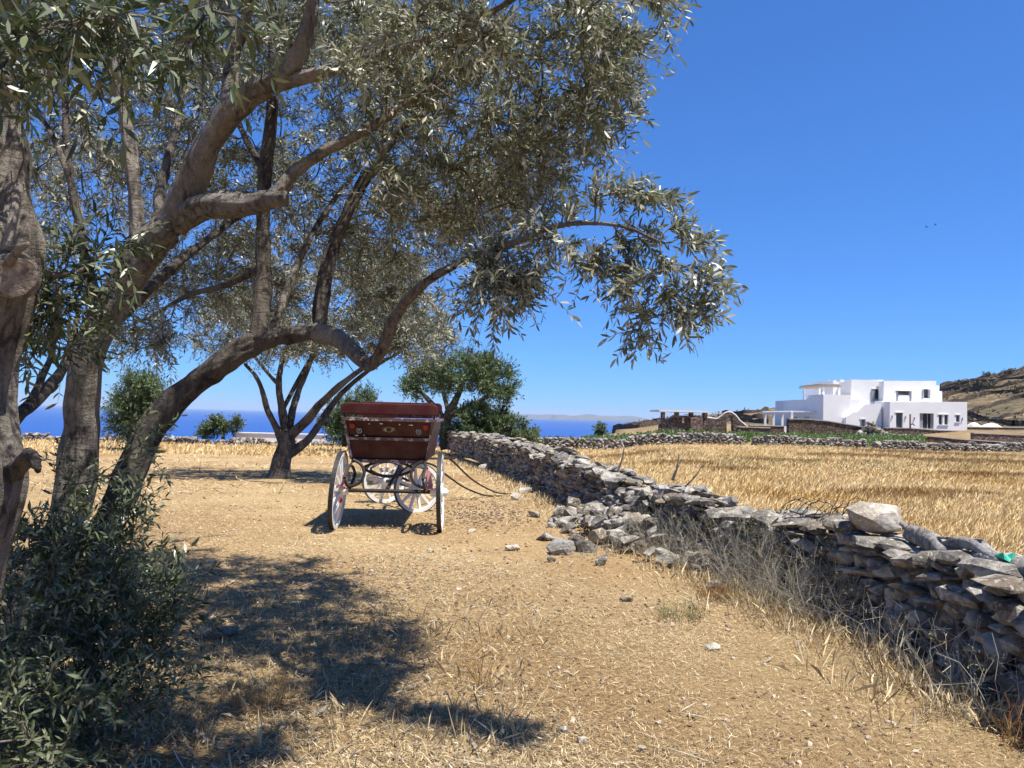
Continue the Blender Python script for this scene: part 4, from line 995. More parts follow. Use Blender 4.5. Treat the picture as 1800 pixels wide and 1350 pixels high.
for k, (nm_, mt_, sp) in enumerate([
    ('limb', 'bark', [(555, 583, 4.9, 18), (590, 592, 4.85, 17), (625, 622, 4.75, 15), (650, 641, 4.65, 13), (672, 612, 4.55, 11), (700, 548, 4.4, 10), (755, 492, 4.2, 8), (830, 453, 4.0, 7), (905, 426, 3.8, 6), (985, 396, 3.6, 4.6), (1085, 396, 3.45, 3.6), (1160, 425, 3.35, 2.6)]),
    ('limb', 'bark', [(300, 400, 4.42, 34), (328, 335, 4.36, 31), (362, 258, 4.3, 29), (405, 197, 4.25, 27), (455, 157, 4.2, 23), (498, 132, 4.15, 21), (530, 85, 4.1, 18), (548, 20, 4.05, 14), (556, -60, 4, 12), (600, -180, 3.9, 8), (680, -300, 3.8, 5)]),
    ('limb', 'bark', [(480, 148, 4.18, 17), (560, 130, 4.1, 13), (640, 106, 4.0, 12), (720, 80, 3.9, 10), (800, 50, 3.8, 8), (870, 18, 3.7, 6), (960, -40, 3.6, 4)]),
    ('limb', 'bark', [(315, 384, 4.4, 29), (365, 362, 4.3, 26), (425, 359, 4.25, 24), (468, 353, 4.2, 21), (490, 338, 4.2, 17), (515, 305, 4.2, 12.5), (570, 266, 4.2, 11), (630, 236, 4.2, 9), (690, 200, 4.15, 7), (760, 150, 4.1, 4)]),
    ('limb', 'bark', [(398, 205, 4.26, 17), (408, 120, 4.35, 16), (409, 60, 4.4, 13), (400, -20, 4.4, 11), (388, -170, 4.4, 7), (380, -300, 4.4, 4)]),
    ('limb', 'bark', [(411, 100, 4.36, 12), (430, 40, 4.3, 10), (447, -40, 4.2, 8), (480, -180, 4.0, 5)]),
    ('limb', 'bark', [(245, 450, 4.48, 20), (238, 350, 4.5, 15), (226, 245, 4.5, 14), (209, 150, 4.5, 12), (195, 80, 4.5, 11), (180, -40, 4.5, 9), (150, -190, 4.5, 6)]),
    ('limb', 'bark', [(280, 410, 4.46, 15), (282, 335, 4.6, 11), (300, 262, 4.7, 8), (315, 200, 4.8, 6), (332, 95, 4.9, 4), (345, 20, 5, 3)]),
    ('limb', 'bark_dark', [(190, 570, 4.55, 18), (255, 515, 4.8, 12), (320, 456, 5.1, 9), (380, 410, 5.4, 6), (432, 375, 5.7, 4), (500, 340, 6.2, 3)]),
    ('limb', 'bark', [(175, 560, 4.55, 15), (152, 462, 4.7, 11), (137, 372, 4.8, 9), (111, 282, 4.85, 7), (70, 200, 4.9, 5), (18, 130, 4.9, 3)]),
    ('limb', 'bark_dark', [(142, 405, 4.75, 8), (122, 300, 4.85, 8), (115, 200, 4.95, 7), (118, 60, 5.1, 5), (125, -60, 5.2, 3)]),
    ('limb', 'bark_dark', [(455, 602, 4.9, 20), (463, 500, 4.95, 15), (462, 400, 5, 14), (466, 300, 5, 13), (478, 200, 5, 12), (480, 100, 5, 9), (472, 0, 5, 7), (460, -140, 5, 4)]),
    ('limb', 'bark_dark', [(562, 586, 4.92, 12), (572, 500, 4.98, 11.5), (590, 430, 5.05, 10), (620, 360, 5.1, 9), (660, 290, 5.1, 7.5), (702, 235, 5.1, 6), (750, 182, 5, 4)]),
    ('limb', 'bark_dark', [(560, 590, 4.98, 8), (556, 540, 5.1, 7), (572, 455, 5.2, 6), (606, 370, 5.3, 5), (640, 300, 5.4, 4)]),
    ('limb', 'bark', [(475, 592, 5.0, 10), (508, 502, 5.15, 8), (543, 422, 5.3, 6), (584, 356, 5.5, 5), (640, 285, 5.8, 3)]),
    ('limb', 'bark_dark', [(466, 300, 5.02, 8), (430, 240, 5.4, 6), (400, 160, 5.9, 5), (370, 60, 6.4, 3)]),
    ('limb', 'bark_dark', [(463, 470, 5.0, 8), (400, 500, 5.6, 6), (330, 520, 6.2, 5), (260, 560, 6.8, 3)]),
]): SK.append(limb(olive, sp, nm_, mt_, 36, .12, 10, 20 + k))
stub = MB().tube([P(474, 352, 4.18), P(492, 349, 4.08), P(499, 347, 4.05)], [pxr(17, 4.1), pxr(13, 4.1), pxr(11, 4.1)], 16, .16, seed=3).build('sawn_stub', M['bark'], olive, smooth=True)
skel = np.vstack(SK)
blobs = [
    # hanging cluster and under edge
    (880, 455, 60, 35, 3.7, 4.1, 10), (855, 500, 35, 45, 3.8, 4, 7), (905, 485, 40, 25, 3.8, 4, 3),
    # upper right mass
    (1010, 90, 110, 110, 3.4, 5.2, 30), (1085, 40, 80, 70, 3.4, 4.6, 11), (985, 215, 95, 55, 3.6, 5, 20), (1060, 170, 45, 60, 3.6, 4.6, 6), (1150, 0, 45, 30, 3.4, 4.2, 3), (910, 300, 75, 60, 3.8, 5.5, 17),
    # centre mass
    (800, 110, 130, 110, 3.8, 6.5, 59), (780, 270, 140, 95, 4.2, 6.8, 57), (670, 180, 110, 120, 4.4, 7, 44), (850, 380, 90, 50, 4.4, 6.5, 22), (690, 400, 120, 70, 4.8, 7.5, 39), (760, 330, 90, 60, 4.5, 6.5, 22), (640, 490, 110, 50, 5.2, 7.8, 21),
    # upper left
    (580, 40, 120, 80, 4, 7, 52), (440, 60, 120, 100, 4.6, 7.4, 45), (300, 90, 120, 110, 4.8, 7.4, 45), (150, 100, 120, 110, 4.6, 7.2, 41), (50, 220, 70, 110, 5, 7.5, 17), (150, 290, 100, 90, 5, 7.4, 28), (310, 260, 90, 90, 5.2, 7.6, 31), (420, 300, 90, 80, 5.2, 7.6, 24), (540, 260, 80, 90, 5.2, 7.6, 28), (560, 380, 80, 60, 5.4, 7.6, 20),
    (400, 450, 100, 60, 5.6, 7.8, 34), (320, 500, 80, 60, 6, 7.8, 28), (260, 590, 70, 35, 6, 7.6, 20), (90, 440, 60, 60, 5.2, 7, 12), (480, 520, 60, 40, 6.4, 7.8, 14),
    (150, 380, 150, 110, 7, 9.5, 19), (330, 430, 110, 90, 7.2, 9.5, 13), (60, 330, 80, 90, 7, 9, 8), (480, 400, 80, 80, 7, 9, 8), (230, 180, 160, 100, 6.5, 9, 14), (520, 130, 120, 90, 6.5, 8.5, 10), (660, 60, 100, 60, 6, 8, 11),
    # above the frame: it only shows in the shade it casts
    (900, -215, 120, 60, 2.5, 2.9, 14), (820, -230, 150, 70, 2.4, 2.8, 19), (680, -250, 130, 80, 2.4, 2.9, 14), (760, 55, 120, 38, 3.2, 3.7, 12), (650, 112, 60, 28, 3.5, 3.9, 3),
    (750, -260, 190, 100, 2.6, 3.2, 27), (950, -230, 140, 80, 2.7, 3.3, 18), (480, -380, 200, 110, 2.7, 3.5, 30), (330, -330, 180, 110, 2.6, 3.4, 23), (560, -520, 200, 120, 2.7, 3.4, 21),
    (250, -200, 260, 170, 4.2, 7, 29), (600, -220, 240, 170, 3.9, 6.6, 36), (900, -190, 220, 160, 3.5, 6, 33), (1090, -120, 100, 90, 3.4, 4.8, 9), (450, -480, 300, 160, 3.8, 6.4, 26)]
nl = crown(olive, skel, blobs, .057, .23, 9, 9, 'olive', (.13, .30), (.16, -.04, .08), r0=.009, n_obj=300, droop=.25)
tips = [(1010, 385), (1050, 345), (1095, 345), (1122, 330), (1150, 350), (1190, 345), (1100, 415), (1060, 440), (1150, 425), (1200, 405), (1225, 435), (1180, 465), (1230, 482), (1258, 500), (1210, 522), (1240, 545), (1170, 520), (1190, 560), (1140, 565), (1132, 592), (1110, 510), (1085, 480), (1045, 465), (980, 425), (960, 402), (1000, 440), (1120, 460), (1150, 485)]
crown(olive, SK[2], [(x - 12, y - 4, 12, 10, 3.25 + .25 * (1250 - x) / 300, 3.45 + .25 * (1250 - x) / 300, 2) for x, y in tips], .052, .24, 6, 8, 'olive', (.09, .19), (.22, 0, .02), r0=.005, droop=.25, wander=.06, spread=.75)
print('olive leaves', nl)

# ---------------------------------------------------------------- the near trunk at the left edge
b1 = P(-150, 1480, 2.75); b1[2] = gz(b1[0], b1[1])
ol2 = thing('olive_tree', 'thick near olive trunk with a sawn-off limb stub', 'tree', b1)
C1 = limb(ol2, [(-150, 1520, 2.75, 105), (-125, 1350, 2.73, 80), (-90, 1150, 2.7, 62), (-50, 980, 2.7, 54), (-28, 850, 2.7, 66), (-32, 760, 2.7, 58), (-38, 660, 2.7, 54), (-32, 590, 2.7, 62), (-12, 510, 2.7, 66), (-4, 430, 2.7, 66), (-8, 340, 2.7, 55), (-12, 250, 2.7, 51), (-22, 150, 2.7, 43), (-30, 30, 2.7, 36), (-40, -120, 2.65, 28), (-30, -300, 2.6, 18)], 'trunk', 'bark', 48, .10, 14, 41)
C2 = limb(ol2, [(-25, 775, 2.72, 22), (30, 733, 3.1, 16), (82, 684, 3.6, 14), (112, 645, 4.0, 10), (128, 590, 4.2, 7), (140, 540, 4.4, 4)], 'limb', 'bark_dark', 12, .12, 6, 42)
C3 = limb(ol2, [(50, 715, 3.25, 9), (75, 660, 3.5, 8), (95, 610, 3.7, 5), (90, 560, 3.8, 3)], 'limb', 'bark_dark', 10, .1, 5, 43)
C4 = limb(ol2, [(-30, 60, 2.66, 22), (20, 0, 2.4, 14), (90, -60, 2.1, 10), (180, -100, 1.9, 6), (300, -120, 1.8, 3)], 'limb', 'bark', 10, .1, 5, 44)
C5 = limb(ol2, [(-15, 390, 2.68, 12), (60, 470, 2.75, 7), (130, 480, 2.85, 4), (190, 440, 2.9, 2.5)], 'limb', 'bark', 8, .05, 5, 45)
s_ = MB().tube([P(-12, 470, 2.72), P(14, 478, 2.63), P(26, 486, 2.52)], [pxr(40, 2.7), pxr(43, 2.6), pxr(41, 2.5)], 20, .05, seed=9).build('sawn_stub', M['bark'], ol2, smooth=True)
c_ = P(26, 486, 2.52); e_ = unit(P(26, 486, 2.52) - P(14, 478, 2.63))
MB().tube([c_ - e_ * .002, c_ + e_ * .006], [pxr(37, 2.5), pxr(35, 2.5)], 20, .09, seed=9).build('cut_face', M['cutwood'], s_)
MB().tube(smooth_path([P(18, 838, 2.68), P(38, 818, 2.62), P(52, 800, 2.58), P(62, 812, 2.54), P(67, 828, 2.52)], 4), np.linspace(pxr(17, 2.6), pxr(5, 2.6), 17), 16, .3, seed=4).build('broken_snag', M['bark_dark'], ol2, smooth=True)
MB().tube(smooth_path([P(12, 440, 2.52), P(22, 390, 2.53), P(30, 350, 2.55), P(36, 325, 2.58)], 4), np.linspace(pxr(9, 2.6), pxr(6, 2.6), 13), 8, .1, seed=5).build('cut_shoot', M['bark'], ol2, smooth=True)
MB().tube(smooth_path([P(15, 462, 2.5), P(32, 440, 2.47), P(50, 428, 2.45)], 4), np.linspace(pxr(9, 2.6), pxr(4, 2.6), 9), 8, .1, seed=6).build('cut_shoot', M['bark'], ol2, smooth=True)
crown(ol2, np.vstack([C1, C2, C3, C4, C5]), [
    (60, 35, 90, 40, 1.7, 2.1, 9), (180, 55, 80, 35, 1.75, 2.2, 8), (330, 10, 90, 30, 1.8, 2.3, 6), (30, 110, 50, 40, 2.0, 2.5, 4),
    (130, 470, 60, 50, 2.7, 3.0, 8), (90, 550, 50, 40, 2.8, 3.2, 8), (190, 450, 30, 30, 2.8, 3.0, 3), (60, 620, 40, 30, 3.2, 3.8, 5), (100, 590, 40, 40, 3.6, 4.3, 6), (60, 500, 30, 40, 2.9, 3.4, 4),
    (-150, 200, 100, 200, 2.2, 3.4, 20), (0, -150, 200, 120, 1.9, 3.0, 22), (-120, -200, 160, 200, 2.2, 3.4, 20)],
    .062, .22, 5, 7, 'sucker', (.12, .24), (.1, 0, .05), r0=.006, n_obj=300, droop=.2)

# ---------------------------------------------------------------- leafy suckers round the olive base
b2 = P(120, 1240, 3.9); b2[2] = gz(b2[0], b2[1])
suck = thing('olive_suckers', 'dense dark green olive suckers growing round the leaning trunks', 'shrub', b2)
roots = np.array([[*(P(x, 1200, Y)[:2]), .0] for x, Y in ((-40, 4.2), (40, 4.3), (110, 4.35), (170, 4.4), (60, 3.8), (140, 3.9), (0, 3.6), (90, 3.5), (-40, 3.3), (60, 3.2), (180, 3.7))])
for r_ in roots: r_[2] = gz(r_[0], r_[1]) - .01
crown(suck, roots, [
    (110, 965, 118.8, 44, 4.0, 4.4, 9), (215, 925, 32.4, 44, 4.15, 4.5, 5), (60, 1010, 97.2, 77, 3.7, 4.2, 16), (170, 1040, 118.8, 77, 3.7, 4.3, 24), (240, 1090, 75.6, 66, 3.6, 4.1, 12), (290, 1085, 43.2, 44, 3.7, 3.9, 4),
    (110, 1140, 140.4, 88, 3.4, 4.0, 27), (230, 1180, 75.6, 60.5, 3.4, 3.8, 10), (40, 1240, 129.6, 77, 3.1, 3.6, 20), (150, 1270, 86.4, 55, 3.2, 3.6, 8), (30, 1340, 129.6, 55, 2.9, 3.3, 12),
    (235, 770, 32.4, 33, 3.8, 4.0, 2), (140, 830, 64.8, 22, 3.9, 4.2, 2)],
    .054, .25, 6, 9, 'sucker', (.14, .36), (.08, 0, .32), r0=.007, n_obj=300, droop=.1, wander=.08)

# ---------------------------------------------------------------- second olive behind the carriage
t2y = 18.0; b3 = P(490, 838, t2y); b3[2] = gz(b3[0], b3[1])
ol3 = thing('olive_tree', 'round many-limbed olive tree standing behind the carriage', 'tree', b3)
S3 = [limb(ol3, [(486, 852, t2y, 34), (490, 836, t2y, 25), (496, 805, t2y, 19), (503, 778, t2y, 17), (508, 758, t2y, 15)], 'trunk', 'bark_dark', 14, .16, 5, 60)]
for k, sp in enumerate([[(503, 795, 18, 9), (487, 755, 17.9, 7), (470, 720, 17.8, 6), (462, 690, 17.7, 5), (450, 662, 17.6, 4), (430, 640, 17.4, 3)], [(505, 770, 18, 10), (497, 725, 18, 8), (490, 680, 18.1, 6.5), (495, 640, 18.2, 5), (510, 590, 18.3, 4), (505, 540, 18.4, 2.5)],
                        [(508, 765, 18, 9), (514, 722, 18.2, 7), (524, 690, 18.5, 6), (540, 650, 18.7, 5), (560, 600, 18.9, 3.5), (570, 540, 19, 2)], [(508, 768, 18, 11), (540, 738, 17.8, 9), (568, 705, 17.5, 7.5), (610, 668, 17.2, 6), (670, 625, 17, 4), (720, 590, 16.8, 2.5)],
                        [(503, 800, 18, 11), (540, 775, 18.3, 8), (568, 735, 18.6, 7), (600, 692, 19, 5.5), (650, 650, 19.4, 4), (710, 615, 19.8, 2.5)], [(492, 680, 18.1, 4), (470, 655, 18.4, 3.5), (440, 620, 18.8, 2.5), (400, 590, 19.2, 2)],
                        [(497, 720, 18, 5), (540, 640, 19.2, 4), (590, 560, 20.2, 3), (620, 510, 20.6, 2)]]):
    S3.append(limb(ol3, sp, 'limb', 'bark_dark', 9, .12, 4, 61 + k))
crown(ol3, np.vstack(S3), [(560, 540, 190, 55, 16, 20.5, 127), (690, 560, 100, 55, 16, 19.5, 78), (740, 600, 55, 40, 16, 18.5, 27), (430, 570, 80, 50, 16.5, 19.5, 44), (610, 600, 110, 35, 17, 20, 47), (480, 610, 70, 30, 16.8, 19, 23), (600, 470, 140, 40, 17, 20, 57), (370, 600, 40, 25, 17, 19, 10), (700, 490, 80, 35, 17, 19.5, 34)],
      .095, .28, 12, 7, 'olive', (.22, .5), (.05, 0, .12), r0=.012, droop=.15, shape=LEAF4, twig_r=.003, wood='bark_dark')

# ---------------------------------------------------------------- green trees and shrubs by the far wall
def shrub(name, label, cat, base, blobs, leaf, leafL, twigs, npair, limbs, ratio=.3, Lt=(.2, .45), flow=(.05, 0, .2), group=None, wood='bark_dark'):
    bb = P(*base); bb[2] = gz(bb[0], bb[1]); r0_ = thing(name, label, cat, bb, group)
    sk = []
    for k, sp in enumerate(limbs): sk.append(limb(r0_, sp, 'trunk' if k == 0 else 'limb', wood, 8, .1, 4, 80 + k))
    crown(r0_, np.vstack(sk), blobs, leafL, ratio, twigs, npair, leaf, Lt, flow, r0=.014, shape=LEAF4, droop=.05, twig_r=.004, wood=wood); return r0_
ty = 35.0
shrub('wind_bent_tree', 'wind-bent green tree with a dense domed crown beyond the carriage', 'tree', (785, 780, ty), [
    (815, 652, 84, 20, ty - 2, ty + 2, 62), (862, 672, 42, 24, ty - 2, ty + 1.5, 28), (742, 668, 36, 20, ty - 1.5, ty + 1.5, 22), (800, 676, 70, 16, ty - 2, ty + 2, 22), (888, 694, 18, 18, ty - 1, ty + 1, 7), (724, 690, 20, 12, ty - 1, ty + 1, 5), (835, 632, 40, 9, ty - 1, ty + 1, 12), (778, 752, 18, 16, ty - 1, ty + 1, 7)],
    'green', .15, 13, 7, [[(785, 790, ty, 13), (782, 755, ty, 10), (790, 725, ty, 9), (805, 695, ty, 6), (820, 660, ty, 3)], [(785, 735, ty, 7), (830, 712, ty - .6, 5), (870, 690, ty - 1, 3)], [(783, 740, ty, 7), (755, 705, ty, 5), (730, 680, ty, 3)], [(788, 725, ty, 5), (780, 690, ty + 1, 4), (770, 655, ty + 1.2, 2)]], .32, (.3, .7))
shrub('shrub', 'low rounded green shrub spreading beside the wind-bent tree', 'shrub', (865, 775, 34), [(850, 730, 40, 22, 33, 35, 34), (885, 752, 40, 18, 33, 35, 30), (925, 765, 22, 10, 33, 35, 12), (835, 755, 30, 18, 33, 35, 16)], 'green', .15, 15, 7, [[(860, 785, 34, 6), (858, 760, 34, 4), (862, 735, 34, 2)], [(862, 770, 34, 4), (890, 760, 34, 3), (915, 762, 34, 2)]], .34, (.25, .5))
shrub('shrub', 'feathery green shrub behind the left side of the carriage', 'shrub', (600, 775, 36), [(608, 735, 45, 28, 35, 37, 40), (640, 705, 25, 20, 35, 37, 14), (590, 755, 30, 16, 35, 37, 14), (655, 745, 30, 25, 35, 37, 16)], 'green', .15, 15, 7, [[(605, 785, 36, 6), (608, 750, 36, 4), (620, 710, 36, 2)], [(606, 765, 36, 4), (640, 740, 36, 3), (650, 715, 36, 2)]], .28, (.3, .7))
shrub('shrub', 'tall dark green shrub between the two leaning olive trunks', 'shrub', (245, 790, 33), [(245, 690, 45, 22, 32, 34.5, 38), (240, 720, 45, 25, 32, 34.5, 34), (225, 750, 35, 20, 32, 34, 20), (265, 740, 30, 25, 32, 34, 18), (250, 670, 35, 12, 32.5, 34, 12)], 'green', .14, 16, 7, [[(240, 790, 33, 8), (240, 755, 33, 6), (244, 720, 33, 4), (246, 685, 33, 2)], [(240, 760, 33, 4), (222, 735, 33, 3), (215, 710, 33, 2)], [(242, 740, 33, 4), (268, 715, 33, 3), (275, 690, 33, 2)]], .3, (.3, .7))
shrub('shrub', 'small pale green shrub on the low seaward wall', 'shrub', (390, 770, 42), [(395, 748, 28, 13, 41.5, 42.5, 26), (370, 757, 20, 8, 41.5, 42.5, 10)], 'green', .15, 14, 7, [[(392, 772, 42, 4), (393, 758, 42, 3), (396, 745, 42, 2)]], .3, (.25, .5))
shrub('shrub', 'dark rounded shrub on the seaward slope left of outbuilding', 'shrub', (1055, 766, 88), [(1056, 757, 10, 6, 87, 89, 14)], 'juniper', .3, 8, 6, [[(1055, 768, 88, 2), (1056, 758, 88, 1.2)]], .4, (.4, .8))
for k, (x, y, Yd, w, lb) in enumerate([(1735, 716, 168, 9, 'peaked dark shrub on the tan terrace above the sand heaps'), (1712, 712, 175, 12, 'wide dark shrub on the terrace just right of the house'), (1795, 722, 150, 10, 'dark green bush at the foot of the hill beside the parked car'), (1745, 690, 200, 14, 'long dark scrub patch high on the terraced hill'), (1690, 700, 190, 8, 'small dark shrub on the hill behind the house corner'), (1775, 703, 185, 9, 'round dark shrub below the upper terrace walls')]):
    X_ = ex(x, Yd); zz = gz(X_, Yd); yy = None
    for yt in np.arange(640, 760, .5):
        if ez(x, yt, Yd) < zz: yy = yt; break
    shrub('hill_shrub', lb, 'shrub', (x, yy, Yd), [(x, yy - w * .2, w, w * .3, Yd - 1, Yd + 1, 9)], 'scrub', .5, 8, 5, [[(x, yy + 1, Yd, 1.2), (x, yy - w * .3, Yd, .8)]], .5, (.6, 1.2))
# vineyard: low green mass between the field wall and the outbuilding
vp = []
for k in range(7500):
    x = rng.uniform(950, 1625); Yd = rng.uniform(51, 70); q = vnoise(np.array([x * .05]), np.array([Yd * .6]))[0]
    if q < .34: continue
    p = P(x, 700, Yd); vp.append((p[0], p[1], gz(p[0], p[1]) + rng.uniform(.08, .2 + .5 * q) * (.55 + .45 * float(ss(1050, 1250, x)))))
vp = np.array(vp); T = len(vp)
pos, dr, nm, L, W, _, _ = twig_leaves(vp, unit(rng.normal(size=(T, 3)) + [0, 0, .6]), rng.uniform(.12, .3, T), 4, .16, .7, .1)
o = poly_mesh('vineyard', leaf_verts(pos, dr, nm, L, W, LEAF4), M['vine'], rnd=rng.random(len(pos))); tag(o, 'band of bright green vines behind the low field wall', 'vineyard', kind='stuff')

# low scrub dotted over the far slopes: too much to count
sp_ = []
for k in range(1600):
    x = rng.uniform(1650, 1900) if rng.random() < .75 else rng.uniform(1040, 1350); rr_ = rng.uniform(135, 262); th = math.atan((x - 900) / FPX); X_, Y_ = rr_ * math.sin(th), rr_ * math.cos(th)
    if vnoise(np.array([X_ * .09]), np.array([Y_ * .09]))[0] < .42: continue
    sp_.append((X_, Y_, gz(X_, Y_) + rng.uniform(0, .35)))
sp_ = np.array(sp_); T = len(sp_)
pos, dr, nm, L, W, _, _ = twig_leaves(sp_, unit(rng.normal(size=(T, 3)) + [0, 0, .7]), rng.uniform(.2, .6, T), 4, .42, .55, .05)
o = poly_mesh('hill_scrub', leaf_verts(pos, dr, nm, L, W, LEAF4), M['scrub'], rnd=rng.random(len(pos))); tag(o, 'low dark scrub dotted over the far terraced slopes', 'scrub', kind='stuff')
# ================================================================= DRY GRASS, STRAW, STONES, WEEDS
def wall_x(y): return np.interp(y, WP[:, 1], WP[:, 0])
_yt = np.linspace(3.2, 30, 600); _at = wall_x(_yt) / _yt
def wall_Y(x, off=0.0):
    """depth at which the wall top is seen at photo column x"""
    return float(np.interp((x - CXP) / FPX, ((wall_x(_yt) + off) / _yt)[::-1], _yt[::-1]))
def strips(p, d, L, W, up, bend):
    """thin two-part blades: (N,4) quads tapering to the tip"""
    d = unit(d); s = unit(np.cross(d, up)); q = p + d * L[:, None] * .55 + bend * L[:, None] * .15; e = p + d * L[:, None] + bend * L[:, None] * .5
    w = s * W[:, None] * .5
    return np.stack([p - w * .8, p + w, q + w, e], 1)
M['litter'] = straw_mat('dead_leaves', [(0, (.10, .07, .045)), (.5, (.24, .18, .12)), (1, (.45, .40, .30))])
# straw lying on the yard
def litter(n, y0, y1, Lr, Wr, power, side='yard'):
    u = rng.random(n); Y_ = (y0 ** (1 - power) + u * (y1 ** (1 - power) - y0 ** (1 - power))) ** (1 / (1 - power)) if power != 1 else y0 * (y1 / y0) ** u
    X_ = rng.uniform(-.74, .72, n) * Y_
    k = (X_ < wall_x(Y_) - .30); X_, Y_ = X_[k], Y_[k]
    dens = fbm(X_ * .9 + 3, Y_ * .9, 3); d2 = fbm(X_ * .45 + 11, Y_ * .45 + 4, 4); k = rng.random(len(X_)) < np.clip(.15 + 1.0 * dens, 0, 1) * (.35 + .65 * ss(.36, .58, d2)); X_, Y_ = X_[k], Y_[k]; n = len(X_)
    a = rng.uniform(0, 2 * math.pi, n); tilt = np.abs(rng.normal(0, .33, n)); sc = np.clip((Y_ / 6), .8, 2.2)
    d = np.stack([np.cos(a) * np.cos(tilt), np.sin(a) * np.cos(tilt), np.sin(tilt)], -1)
    p = np.stack([X_, Y_, height(X_, Y_) + .004 + rng.random(n) * .012], -1)
    L = rng.uniform(*Lr, n) * sc ** .5; W = rng.uniform(*Wr, n) * sc
    return strips(p, d, L, W, unit(np.array([0, 0, 1.0]) + rng.normal(size=(n, 3)) * .3), rng.normal(size=(n, 3)) * [.35, .35, .04]), np.clip(rng.beta(1.5, 1.7, n) * .95 + .2 * (fbm(X_ * .6, Y_ * .6) - .5), 0, 1)
a1, r1 = litter(470000, 2.9, 16, (.010, .058), (.0014, .0032), 1.3); a2, r2 = litter(45000, 14, 46, (.06, .16), (.005, .010), 1.0)
o = poly_mesh('straw', np.concatenate([a1, a2]), M['straw'], rnd=np.concatenate([r1, r2])); tag(o, 'dry straw and chaff strewn over the tan yard', 'straw', kind='stuff')
# fallen olive leaves under the canopy, and long stalks lying about
n = 9000; X_ = rng.uniform(-3.2, .6, n); Y_ = rng.uniform(2.9, 8.5, n); k = rng.random(n) < np.exp(-((X_ + 1.4 - .0 * Y_) / 1.3) ** 2); X_, Y_ = X_[k], Y_[k]; n = len(X_)
a_ = rng.uniform(0, 6.28, n); p_ = np.stack([X_, Y_, height(X_, Y_) + .008 + rng.random(n) * .015], -1)
L_ = rng.uniform(.03, .055, n)
o = poly_mesh('leaf_litter', leaf_verts(p_, np.stack([np.cos(a_), np.sin(a_), rng.normal(0, .25, n)], -1), unit(rng.normal(size=(n, 3)) * .4 + [0, 0, 1]), L_, L_ * .25, LEAF), M['litter'], rnd=rng.random(n)); tag(o, 'dry fallen olive leaves on the shaded ground', 'leaf litter', kind='stuff')
n = 340; Y_ = 3.0 * (13 / 3.0) ** rng.random(n); X_ = rng.uniform(-.55, .7, n) * Y_; k = X_ < wall_x(Y_) - .45; X_, Y_ = X_[k], Y_[k]; n = len(X_)
a_ = rng.uniform(0, 6.28, n); tl = np.abs(rng.normal(0, .12, n)); p_ = np.stack([X_, Y_, height(X_, Y_) + .012], -1)
qs_ = strips(p_, np.stack([np.cos(a_), np.sin(a_), tl], -1), rng.uniform(.08, .30, n), rng.uniform(.0013, .0034, n) * np.clip(Y_ / 6, .8, 2), unit(np.array([0, 0, 1.0]) + rng.normal(size=(n, 3)) * .3), rng.normal(size=(n, 3)) * [.25, .25, .05])
o = poly_mesh('fallen_stalks', qs_, M['dry_stem'], rnd=rng.random(n)); tag(o, 'long pale dry stalks lying scattered on the straw', 'stalks', kind='stuff')
n = 3400; Y_ = 2.9 * (14 / 2.9) ** rng.random(n); X_ = rng.uniform(-.6, .7, n) * Y_; k = (X_ < wall_x(Y_) - .4) & (fbm(X_ * .8 + 2, Y_ * .8 + 6, 3) > .42); X_, Y_ = X_[k], Y_[k]; mb = MB()
for i in range(len(X_)):
    v, f = ROCKS[i % 16]; e = rng.uniform(.005, .016) * (.8 + Y_[i] / 9); mb.add((v * [e * 1.5, e, e * .8]) @ rot_zyx(0, 0, rng.uniform(0, 3)).T + [X_[i], Y_[i], gz(X_[i], Y_[i]) + e * .2], f)
o = mb.build('soil_crumbs', simple('brown_soil', (.14, .09, .06), .95, var=.5, scale=11, bmp=0)); tag(o, 'dark brown soil crumbs and droppings between the straw', 'crumbs', kind='stuff')
# standing tufts in the yard, thicker along the far edge and wall foot
def tufts(cx, cy, per, hr, wr, lean, mat, name, label, cat, spread=.05, rb=(0, 1)):
    n = len(cx); k = per; X_ = np.repeat(cx, k) + rng.normal(0, spread, n * k); Y_ = np.repeat(cy, k) + rng.normal(0, spread, n * k); m_ = n * k
    p = np.stack([X_, Y_, height(X_, Y_) - .005], -1); ln = lean * (.3 + 1.6 * fbm(X_ * .5 + 9, Y_ * .5, 3)); d = rng.normal(size=(m_, 3)) * [.45, .45, .05] + np.stack([ln, 0 * ln, 1 + 0 * ln], -1)
    sc = np.clip(Y_ / 7, .7, 4.0); L = rng.uniform(*hr, m_) * (.65 + .7 * fbm(X_ * .8, Y_ * .8 + 5, 3)); W = rng.uniform(*wr, m_) * sc
    bend = rng.normal(size=(m_, 3)) * .25 + [lean * .8, 0, -.25]
    q = strips(p, d, L, W, unit(rng.normal(size=(m_, 3)) + [0, .9, 0]), bend)
    o = poly_mesh(name, q, M[mat], rnd=np.clip(np.repeat(rng.uniform(*rb, n), k) * .6 + rng.random(m_) * .4, 0, 1)); return tag(o, label, cat, kind='stuff')
Y_ = rng.uniform(31, 43.3, 2600); X_ = rng.uniform(-.70, -.06, 2600) * Y_
tufts(X_, Y_, 5, (.08, .28), (.006, .012), .1, 'field_grass', 'dry_grass', 'belt of taller golden grass along the seaward edge of the yard', 'grass', .15)
# wall foot, yard side
Y_ = np.concatenate([rng.uniform(4, 9, 420), rng.uniform(9, 30, 500)]); off = np.abs(rng.normal(0, .35, len(Y_))) + .36; X_ = wall_x(Y_) - off
tufts(X_, Y_, 8, (.06, .20), (.0025, .005), .0, 'straw', 'dry_grass', 'short straw tufts along the foot of the collapsed stone wall', 'grass', .06)
